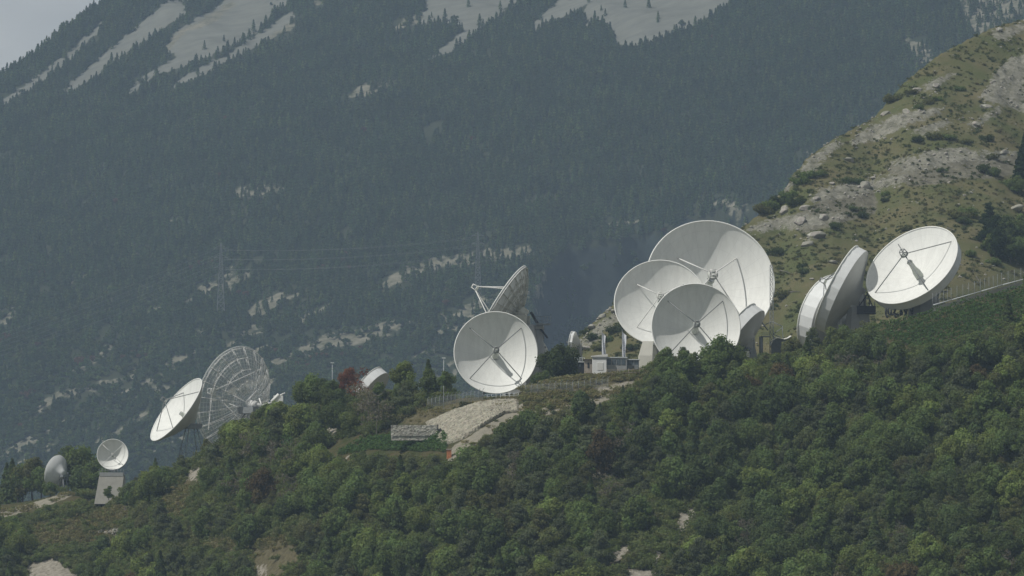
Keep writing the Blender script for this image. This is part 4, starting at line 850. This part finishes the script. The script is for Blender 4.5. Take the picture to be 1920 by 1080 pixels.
# ------------------------------------------------------------------ near woodland
TOPL = [(-200,985),(0,962),(60,958),(120,948),(175,946),(200,940),(236,928),(246,892),(270,862),(300,858),(350,838),(400,814),(440,785),(480,764),(520,742),(560,718),(600,700),(640,700),(690,716),(730,700),(760,686),(800,680),(828,692),(845,700),(850,742),(1010,744),(1060,742),(1140,735),(1180,716),(1205,694),(1230,672),(1270,656),(1300,648),(1350,646),(1390,662),(1420,655),(1455,662),(1478,646),(1495,622),(1540,614),(1600,611),(1635,618),(1660,648),(1700,655),(1760,640),(1800,630),(1850,618),(1920,604),(2200,500)]
KEEP = [[(728,800),(800,762),(850,745),(980,740),(985,752),(975,778),(940,800),(885,832),(850,866),(834,862),(826,836),(728,820)],
 [(600,838),(640,824),(730,812),(842,818),(844,852),(760,852),(690,846),(605,856)],
 [(183,880),(240,880),(228,925),(200,938),(180,935)],[(-5,942),(120,922),(150,920),(150,932),(100,942),(-5,965)],[(985,690),(1205,600),(1215,706),(1200,716),(1100,730),(1100,742),(985,750)],
 [(1640,605),(1700,597),(1760,578),(1840,554),(1925,530),(1925,600),(1850,615),(1790,628),(1710,652),(1650,634)],[(225,940),(248,940),(248,962),(225,962)],[(850,560),(1010,560),(1010,742),(850,742)]]
allk = KEEP+[p for p in NEAR_DRY]+[p for p in NEAR_ROCK]
NEAR_OPEN = [[(1190,985),(1240,962),(1290,958),(1280,1010),(1205,1012)]]
def inkeep(x, y, soft=2): return poly_mask(np.atleast_1d(float(x)), np.atleast_1d(float(y)), KEEP, soft)[0] > .5 or poly_mask(np.atleast_1d(float(x)), np.atleast_1d(float(y)), NEAR_DRY+NEAR_ROCK+NEAR_OPEN, 16)[0] > .25
def inhard(x, y): return poly_mask(np.atleast_1d(float(x)), np.atleast_1d(float(y)), KEEP, 2)[0] > .5
GREEN = (.126, .170, .064); BRIGHT = (.175, .218, .074); DARK = (.098, .132, .056); PINE = (.118, .140, .082); GREY = (.17, .155, .125); RED = (.19, .085, .05); OLIVE = (.125, .132, .06)
placed = []; FW = []; SPEC = []
HT = {'broad': 6.9, 'pine': 7.9, 'spire': 8.6, 'bare': 6.8}
def add_tree(kind, x, y, s, color, word, var=None, lab=None, force=False):
    z = ground(x, y); bx, by = proj(x, y, z); tx, ty = proj(x, y, z+HT[kind]*s)
    k = FPX/y; wpx = (3.3 if kind == 'broad' else 2.6 if kind == 'pine' else 1.6)*s*k
    if not force:
        if by < -100 or ty > 1110 or bx < -60 or bx > 1980: return False
        if ty < T(TOPL, bx)-2: return False
        for fx, fy in ((0,0),(0,.4),(0,.95),(-.6,.6),(.6,.6)):
            X, Yq = tx+fx*wpx, by+(ty-by)*fy
            if inkeep(X, Yq): return False
    nm = {'broad': 'broadleaf_tree', 'pine': 'pine_tree', 'spire': 'conifer_tree', 'bare': 'dead_tree'}[kind]
    SPEC.append((kind, x, y, z-.15, s, color, nm, var, bx, (by+ty)/2, word)); placed.append((x, y, 2.6*s)); return True
def top_tree(kind, px, py_top, Y, hpx, color, word, lab, var=None):
    """a tree whose top stands at a surveyed point on the terrace or slope"""
    k = Y/FPX; tp = at(px, py_top, Y); g = ground(tp.x, Y); hgt = max(2.5, tp.z-g) if hpx is None else hpx*k
    root = plant(kind, (tp.x, Y, tp.z-hgt), hgt/HT[kind], color, {'broad': 'broadleaf_tree', 'pine': 'pine_tree', 'spire': 'conifer_tree', 'bare': 'dead_tree'}[kind], var, 1.0)
    placed.append((tp.x, Y, 2.0)); cats = 'tree'; tag(root, lab, cats); return root
top_tree('broad', 1048, 643, 1184, None, (.060,.080,.032), '', 'round dark tree on the terrace between the round dish and the banners', 2)
top_tree('spire', 803, 674, 1200, None, DARK, '', 'tallest dark conifer of the ridge, left of the street lamp')
top_tree('broad', 1352, 634, 1160, None, GREEN, '', 'treetop poking up in front of the front cluster dish', 4)
top_tree('spire', 1192, 742, 1118, None, DARK, '', 'slender dark conifer on the dry slope under the rail fence')
top_tree('spire', 1168, 722, 1150, 40, DARK, '', 'dark columnar cypress standing at the foot of the wire fence')
top_tree('bare', 668, 690, 1218, None, RED, '', 'dying tree with rust red foliage in front of the small pale dish', 0)
top_tree('broad', 655, 694, 1224, 40, RED, '', 'rust red tree crown left of the small pale dish', 3)
top_tree('bare', 690, 720, 1195, None, GREY, '', 'bare grey tree below the small pale dish', 1)
top_tree('bare', 706, 735, 1185, None, GREY, '', 'bare grey tree right above the gabion wall', 2)
top_tree('spire', 1889, 552, 1150, 62, DARK, '', 'black-green conifer standing in the right-hand vineyard')
top_tree('pine', 204, 908, 1344, 28, GREEN, '', 'little dark conifer in front of the concrete plinth')
for i, (x, y, Y, kd, cc, lb) in enumerate(((150,842,1392,'broad',GREEN,'big green tree between the two small dishes at left'),(128,852,1396,'broad',DARK,'dark tree right behind the back-facing small dish'),(168,858,1388,'broad',DARK,'dark tree touching the left side of the plinth'),
     (62,866,1398,'broad',OLIVE,'olive tree left of the back-facing small dish'),(78,880,1394,'broad',GREEN,'green tree just left of the back-facing small dish'),(42,885,1400,'broad',GREEN,'green tree behind the gravel bank at far left'),
     (13,868,1404,'spire',DARK,'leftmost dark conifer behind the gravel bank'),(23,860,1402,'spire',DARK,'second dark conifer behind the gravel bank'),(34,893,1398,'broad',DARK,'small dark tree behind the gravel bank'),(95,902,1380,'broad',GREEN,'low tree behind the mount of the back-facing dish'),(178,872,1384,'broad',GREEN,'green tree behind the plinth'))):
    top_tree(kd, x, y, Y, None, cc, '', lb, i)
for x, y, Y, lb in ((836,699,1172,'green bush at the foot of the slim street lamp'),(242,922,1340,'green bush hiding the right foot of the plinth'),(1022,702,1176,'bright bush right of the round dish'),(1010,694,1178,'dark bush touching the right rim of the round dish'),(1040,706,1174,'bush in front of the long dark shed'),(1066,706,1174,'pale green bush left of the rail fence')):
    top_tree('broad', x, y, Y, 34, GREEN if 'dark' not in lb else DARK, '', lb)
cand = 0; tries = 0
def kind_at(px, py):
    r = random.random(); nz = float(fbm(px/130, py/90, 301, 2))
    if 440 < px < 560 and 860 < py < 960 and r < .4: return 'bare', GREY, 'bare grey tree'
    if 640 < px < 730 and 730 < py < 800 and r < .5: return 'bare', GREY, 'bare grey tree'
    pp = .25+(.25 if (900 < px < 1300 and py > 860) else 0)+(.2 if 300 < px < 560 and py > 940 else 0)
    if r < pp: return 'pine', (PINE if random.random() < .8 else OLIVE), None
    if r < pp+.035: return 'bare', GREY, None
    if r < pp+.11: return 'spire', DARK, None
    if r > .985: return 'broad', (.12,.095,.05), None
    v = nz*1.6+random.gauss(0, .28)
    return 'broad', (BRIGHT if v > .32 else DARK if v < -.22 else GREEN), None
def cname(kind, c):
    if kind == 'bare': return 'bare grey tree'
    if kind == 'spire': return 'narrow dark conifer'
    if kind == 'pine': return 'dull green pine' if c == PINE else 'olive pine'
    return {BRIGHT: 'bright green tree', DARK: 'dark green tree', GREEN: 'mid green tree', (.12,.095,.05): 'brownish tree'}.get(c, 'green tree')
pl_arr = np.zeros((0, 2))
for pas, (smin, smax, gap, nmax) in enumerate(((1.0, 1.35, 6.6, 7000), (.72, 1.05, 5.0, 9000))):
    for _ in range(nmax):
        px = random.uniform(-60, 1985); Yc = float(T(CREST_Y, px)); zc = at(px, float(T(CREST_PY, px)), Yc).z
        Yb = (.36*Yc-zc)/.3666; y = random.uniform(Yb-26, Yc+6)
        x = (px-960)/(FPX*.9986)*y; s = random.uniform(smin, smax)
        P_ = np.array([(a, c) for a, c, _r in placed])
        if len(P_) and np.min((P_[:,0]-x)**2+((P_[:,1]-y)*.85)**2) < (gap*(.8+.4*random.random()))**2: continue
        gy = proj(x, y, ground(x, y)); kd, cc, lb = kind_at(*gy)
        
        f = random.uniform(.82, 1.2); c2 = tuple(v*f for v in cc)
        if not add_tree(kd, x, y, s*(.82 if kd == 'pine' else 1), c2, cname(kd, cc)) and pas == 1:
            add_tree(kd, x, y, s*.6, c2, cname(kd, cc))
SPEC.sort(key=lambda q: -q[4]); left = []; nb = 0
for kind, x, y, z, s, color, nm, var, bx, my, word in SPEC:
    if kind == 'broad':
        nb += 1
        if nb > 270: left.append((x, y, z, s)); continue
    FW.append([plant(kind, (x, y, z), s, color, nm, var, random.uniform(.92, 1.1)), bx, my, word, None, s])
print('near trees', len(FW), 'rest', len(left))
wm = []
for k in range(5):
    me = PROT['broad'][k][0].copy(); me.materials.clear(); me.materials.append(M_under); wm.append(me)
scatter('woodland', [(a, c, e) for a, c, e, _s in left], [q[3] for q in left], rng.integers(0, 5, len(left)), wm, 'smaller green trees filling the near slope between the larger crowns', 'woodland')
REG = [(-200,240,'below the small dishes'),(240,420,'under the tilted dish'),(420,600,'under the mesh dish'),(600,735,'left of the vineyard'),(735,980,'below the stone bank'),(980,1200,'below the cabin terrace'),(1200,1430,'below the dish cluster'),(1430,1640,'below the edge-on dishes'),(1640,1780,'below the sky-facing dish'),(1780,2200,'at the right edge')]
def rowname(px, py):
    c = float(T(CREST_PY, px)); f = (py-c)/(1085-c)
    return 'on the ridge line' if f < .12 else 'high on the slope' if f < .38 else 'halfway down' if f < .68 else 'near the bottom'
ORDN = ['leftmost','second','third','fourth','fifth','sixth','seventh','eighth','ninth','tenth','eleventh','twelfth','thirteenth','fourteenth','fifteenth','sixteenth','seventeenth','eighteenth','nineteenth','twentieth']
def name_all(items, cat, grp):
    cells = {}
    for it in items: cells.setdefault((it[3], it[5]), []).append(it)
    for (word, reg), L_ in cells.items():
        L_.sort(key=lambda i: i[1])
        for j, it in enumerate(L_):
            lab = '%s %s' % (word, reg) if len(L_) == 1 else '%s %s %s' % (('leftmost' if j == 0 else 'rightmost' if j == len(L_)-1 else ORDN[min(j, 19)]+' from left'), word, reg)
            tag(it[0], lab, cat, grp)
items = []
for root, px, py, word, lab, s in FW:
    reg = next(r[2] for r in REG if r[0] <= px < r[1]); big = ('tall ' if s > 1.12 else 'small ' if s < .8 else '')
    items.append([root, px, py, big+word, None, rowname(px, py)+' '+reg])
name_all(items, 'tree', 'trees of the slope below the dishes')

# undergrowth between the trees: uncountable
n = 26000; pxx = rng.uniform(-60, 1980, n); Yc = T(CREST_Y, pxx); a_ = (540-T(CREST_PY, pxx))/FPX; zc = Yc*(sP+a_*cP)/(cP-a_*sP); Yb = (.36*Yc-zc)/.3666
yy = Yb-12+rng.random(n)*(Yc-Yb+16); xx = (pxx-960)/(FPX*.9986)*yy; zz = H1(xx, yy); qx, qy = proj(xx, yy, zz)
km = np.maximum(poly_mask(qx, qy-7, KEEP+NEAR_ROCK, 8), poly_mask(qx, qy-15, KEEP+NEAR_ROCK, 8)); kd = np.maximum(poly_mask(qx+6*fbm(xx/6, yy/6, 91), qy, NEAR_DRY+NEAR_SCREE, 12), poly_mask(qx, qy-13, NEAR_DRY+NEAR_SCREE, 10)); r = rng.random(n)
kv = poly_mask(qx, qy, [KEEP[5], KEEP[1]], 4)
ok = (km < .3) & ((kd < .4) | (r < .05)) & (kv < .3) & (fbm(xx/5, yy/5, 93) > -.22); xx, yy, zz = xx[ok], yy[ok], zz[ok]
um = []
for i in range(6):
    cl = [(rng.normal()*.8, rng.normal()*.8, .5+1.5*rng.random(), .5+.4*rng.random(), .7, .6) for _ in range(7)]; um.append(leaf_cloud('undergrowth_bush', *clumpy(cl, 130, .16), M_under))
scatter('undergrowth', np.stack([xx, yy, zz-.2], 1), .45+.75*rng.random(len(xx)), rng.integers(0, 6, len(xx)), um, 'green bushes and saplings filling the gaps between the trees of the near slope', 'undergrowth')
n = 60000; pxx = rng.uniform(-30, 1960, n); Yc = T(CREST_Y, pxx); yy = Yc-95*rng.random(n)+20*rng.random(n); xx = (pxx-960)/(FPX*.9986)*yy; zz = H1(xx, yy); qx, qy = proj(xx, yy, zz)
kd = poly_mask(qx+6*fbm(xx/6, yy/6, 191), qy, NEAR_DRY+[[(985,690),(1205,690),(1205,715),(985,745)],[(730,790),(980,740),(980,755),(800,790)]], 10); kz = poly_mask(qx, qy, [KEEP[0], KEEP[2]]+NEAR_ROCK, 6)
ksc = poly_mask(qx, qy, NEAR_SCREE, 6); ok = ((kd > .4) | ((ksc > .5) & (rng.random(n) < .22))) & ((kz < .4) | (rng.random(n) < .06)) & ((fbm(xx/4, yy/4, 193) > -.05) | (rng.random(n) < .35)); xx, yy, zz = xx[ok], yy[ok], zz[ok]; gm = []
for i in range(5):
    cl = [(rng.normal()*.5, rng.normal()*.5, .12+.25*rng.random(), .45, .45, .3) for _ in range(6)]; gm.append(leaf_cloud('grass_tuft', *clumpy(cl, 60, .12), M_grass))
scatter('dry_grass', np.stack([xx, yy, zz-.08], 1), .7+1.1*rng.random(len(xx))**2, rng.integers(0, 5, len(xx)), gm, 'dry tufted grass and weeds on the open patches of the slope', 'grass')
# ------------------------------------------------------------------ rocky hillside dressing
def on2(px, py): return hit(px, py, lambda x, y: np.maximum(H1(x, y), H2(x, y, False)), 1240, 1850, 1.5)
def on2z(px, py):
    h = on2(px, py)
    if h is None: return None
    h.z = float(max(H1(np.array([h.x]), np.array([h.y]))[0], H2(np.array([h.x]), np.array([h.y]))[0])); return h
n = 20000; pxx = rng.uniform(1040, 1960, n); Yr = T(RIDGE_Y, pxx); yy = 1270+rng.random(n)*(Yr+5-1270); xx = (pxx-960)/(FPX*.9986)*yy; zz = H2(xx, yy); z1 = H1(xx, yy); ok = zz > z1+.1
qx, qy = proj(xx, yy, zz); mk = poly_mask(qx, qy, MID_ROCK, 14); ok &= (mk < .45) | (rng.random(n) < .10); ok &= fbm(xx/14, yy/14, 95) > -.12
xx, yy, zz = xx[ok], yy[ok], zz[ok]; sm_ = []
for i in range(5):
    cl = [(rng.normal()*.6, rng.normal()*.6, .25+.6*rng.random(), .5, .5, .4) for _ in range(6)]; sm_.append(leaf_cloud('scrub_tuft', *clumpy(cl, 55, .17), M_scrub))
scatter('hillside_scrub', np.stack([xx, yy, zz-.1], 1), .22+.75*rng.random(len(xx))**2.6, rng.integers(0, 5, len(xx)), sm_, 'low dry scrub and grass tufts dotting the rocky hillside', 'scrub')
def rock_mesh(name, s, seed):
    bm = bmesh.new(); bmesh.ops.create_icosphere(bm, subdivisions=3, radius=1); rs = random.Random(seed); pl_ = [(Vector((rs.gauss(0,1), rs.gauss(0,1), rs.gauss(0,1))).normalized(), rs.uniform(.55, .85)) for _ in range(11)]
    for v in bm.verts:
        for nrm, dd in pl_:
            e = v.co.dot(nrm)-dd
            if e > 0: v.co -= nrm*e
        v.co.z *= .7; v.co *= s
    me = bpy.data.meshes.new(name); bm.to_mesh(me); bm.free(); me.materials.append(M_rock); return me
rk = [rock_mesh('rubble_rock', 1, i) for i in range(6)]
n = 42000; pxx = rng.uniform(1040, 1960, n); Yr = T(RIDGE_Y, pxx); yy = 1270+rng.random(n)*(Yr+3-1270); xx = (pxx-960)/(FPX*.9986)*yy; zz = H2(xx, yy); z1 = H1(xx, yy); qx, qy = proj(xx, yy, zz)
mk = poly_mask(qx, qy, MID_ROCK, 26); ok = (zz > z1+.1) & ((rng.random(n) < mk*.55) | ((rng.random(n) < .06) & (fbm(xx/20, yy/20, 97) > .02)))
xx, yy, zz = xx[ok], yy[ok], zz[ok]
scatter('rubble', np.stack([xx, yy, zz], 1), .13+.60*rng.random(len(xx))**4, rng.integers(0, 6, len(xx)), rk, 'scattered pale limestone rubble on the rocky hillside', 'rubble')
bl = [(1473,332+60,1.6),(1622,352,2.6),(1530,446,2.6),(1512,458,1.8),(1561,499,1.3),(1522,523,.8),(1470,399,1.9),(1510,392,1.6),(1530,380,1.3),(1905,395,2.2),(1880,290,1.5),(1590,300,1.6),(1700,215,1.7),(1720,170,1.8),(1660,150+70,1.5),(1755,165,1.4),(1640,340,1.0),(1560,345,1.1),(1500,420,2.2),(1545,412,1.7),(1850,205,1.8),(1830,235,1.6),(1873,60,1.5),(1780,345,.8),(1820,366,.7),(1240,585,1.2),(1110,620,1.3),(1130,600,1.6),(1150,590,1.1),(1100,655,1.2)]
its = []
for i, (x, y, s) in enumerate(bl):
    h = on2z(x, y)
    if not h: continue
    o = bpy.data.objects.new('boulder', rk[i % 6]); COL.objects.link(o); o.location = h+PZ*.1*s; o.scale = (s*random.uniform(1, 1.5), s, s*random.uniform(.8, 1.1)); o.rotation_euler = (0, random.uniform(-.3, .3), random.random()*6)
    reg = 'behind the banners' if x < 1260 else 'near the top of the hillside' if y < 250 else 'on the hillside above the edge-on dish' if x < 1640 else 'on the hillside above the sky-facing dish'
    its.append([o, x, y, ('large ' if s > 1.7 else 'small ' if s < 1.2 else '')+'pale boulder', None, reg])
name_all(its, 'boulder', 'boulders on the rocky hillside')
its = []
sh = [(1676,176,2.0,0),(1673,190,2.2,0),(1706,175,1.6,0),(1738,197,1.7,0),(1758,188,1.4,0),(1800,168,1.5,0),(1722,210,1.6,0),(1565,252,1.6,0),(1560,262,1.2,0),(1500,345,2.2,0),(1480,372,2.3,0),(1510,335,2.0,0),(1530,330,2.2,0),(1490,385,2.4,0),(1450,392,2.6,0),(1430,400,2.4,0),(1410,408,2.2,0),(1462,382,2.2,0),(1590,345,1.8,0),(1610,343,1.7,0),(1660,366,1.5,0),(1620,412,1.7,0),(1600,400,1.4,0),(1560,430,1.8,0),(1455,478,2.2,0),(1500,500,1.4,0),(1470,556,2.0,0),(1508,512,1.5,0),(1720,268,1.8,1),(1750,262,2.0,1),(1780,262,1.6,1),(1810,268,1.5,1),(1850,262,1.7,1),(1840,320,2.0,1),(1870,330,2.3,1),(1800,408,2.6,1),(1815,402,2.4,1),(1806,418,2.0,1),(1760,320,1.3,1),(1860,300,1.5,1),(1890,348,2.0,1),(1700,435,1.4,0),(1660,300+80,1.3,0),
      (1110,640,1.6,2),(1125,655,1.9,2),(1140,640,1.6,2),(1155,625,2.0,2),(1090,660,1.5,2),(1180,655,1.6,2),(1100,628,1.3,2),(1170,600,1.6,2),(1075,655,1.2,2),(1890,480,1.8,1),(1850,470,2.0,1),(1820,480,1.6,1),(1870,500,1.8,1),(1780,300+190,1.2,1)]
for i, (x, y, s, g_) in enumerate(sh):
    h = on2z(x, y)
    if not h: continue
    root = plant('shrub', h-PZ*.2, s*.6, random.choice([GREEN, DARK, (.062,.085,.034), OLIVE]), 'shrub')
    reg = 'behind the banners' if g_ == 2 else 'near the top of the hillside' if y < 230 else 'on the hillside between the dishes and the ridge' if y < 420 and x < 1690 else 'low on the hillside behind the edge-on dishes' if x < 1690 else 'on the hillside above the sky-facing dish' if y < 450 else 'beside the fence at right'
    its.append([root, x, y, ('large ' if s > 1.9 else 'small ' if s < 1.5 else '')+'green shrub', None, reg])
name_all(its, 'shrub', 'shrubs on the rocky hillside')
its = []
for i, (x, y, s, kd) in enumerate(((1852,455,1.0,'pine'),(1868,462,1.15,'broad'),(1885,468,1.25,'broad'),(1900,472,1.2,'pine'),(1915,470,1.3,'broad'),(1870,490,1.1,'broad'),(1895,498,1.2,'broad'),(1858,482,.9,'broad'),(1918,500,1.2,'broad'),(1914,345,1.5,'spire'),(1922,330,1.6,'spire'),(1908,360,1.0,'broad'),(1855,420,.9,'pine'))):
    h = on2z(x, y)
    if not h: continue
    root = plant(kd, h-PZ*.2, s, random.choice([DARK, GREEN, (.04,.062,.03)]), {'broad': 'broadleaf_tree', 'pine': 'pine_tree', 'spire': 'conifer_tree'}[kd])
    its.append([root, x, y, {'broad': 'dark round tree', 'pine': 'dark pine', 'spire': 'black-green conifer'}[kd], None, 'in the grove on the hillside at the right edge'])
name_all(its, 'tree', 'grove at the right edge of the hillside')
for i, (x0, y0, x1, y1) in enumerate(((1728,336,1745,346),(1655,370,1662,382),(1612,375,1622,390),(1775,428,1792,436),(1830,520,1838,532),(1462,505,1482,512),(1480,545,1500,549),(1695,330,1712,338))):
    a = on2z(x0, y0); c = on2z(x1, y1)
    if not a or not c: continue
    b = MB(); b.tube(a+PZ*.3, a.lerp(c, .5)+PZ*.45, .16, .13, 7).tube(a.lerp(c, .5)+PZ*.45, c+PZ*.5, .13, .07, 7).tube(a.lerp(c, .6)+PZ*.4, a.lerp(c, .7)+PZ*1.0, .05, .02, 5)
    tag(b.build('fallen_log', M_dead, None), ('bleached log %s' % ('highest on the grassy hillside', 'left of the highest log', 'lying under the large boulder', 'just above the sky-facing dish', 'right of the sky-facing dish', 'right of the lattice mast', 'left of the half hidden dish', 'at the left end of the scar')[i]), 'log', 'fallen logs on the hillside')

# ------------------------------------------------------------------ haze
x0, x1, y0, y1, z0, z1 = -8000, 8000, -1000, 8000, -161.5, 1150
b = MB(); b.add([(x0,y0,z0),(x1,y0,z0),(x1,y1,z0),(x0,y1,z0),(x0,y0,z1),(x1,y0,z1),(x1,y1,z1),(x0,y1,z1)], [(0,3,2,1),(4,5,6,7),(0,1,5,4),(1,2,6,5),(2,3,7,6),(3,0,4,7)])
mh = bpy.data.materials.new('haze'); mh.use_nodes = True; t_ = mh.node_tree; t_.nodes.clear(); pv = N(t_, 'ShaderNodeVolumePrincipled', inp={'Color': (.57, .75, 1.0, 1), 'Density': 8.8e-5, 'Anisotropy': 0.0}); ou = N(t_, 'ShaderNodeOutputMaterial'); t_.links.new(pv.outputs[0], ou.inputs['Volume'])
hz = b.build('haze', mh); tag(hz, 'thin bluish haze in the valley air', 'haze', kind='stuff')
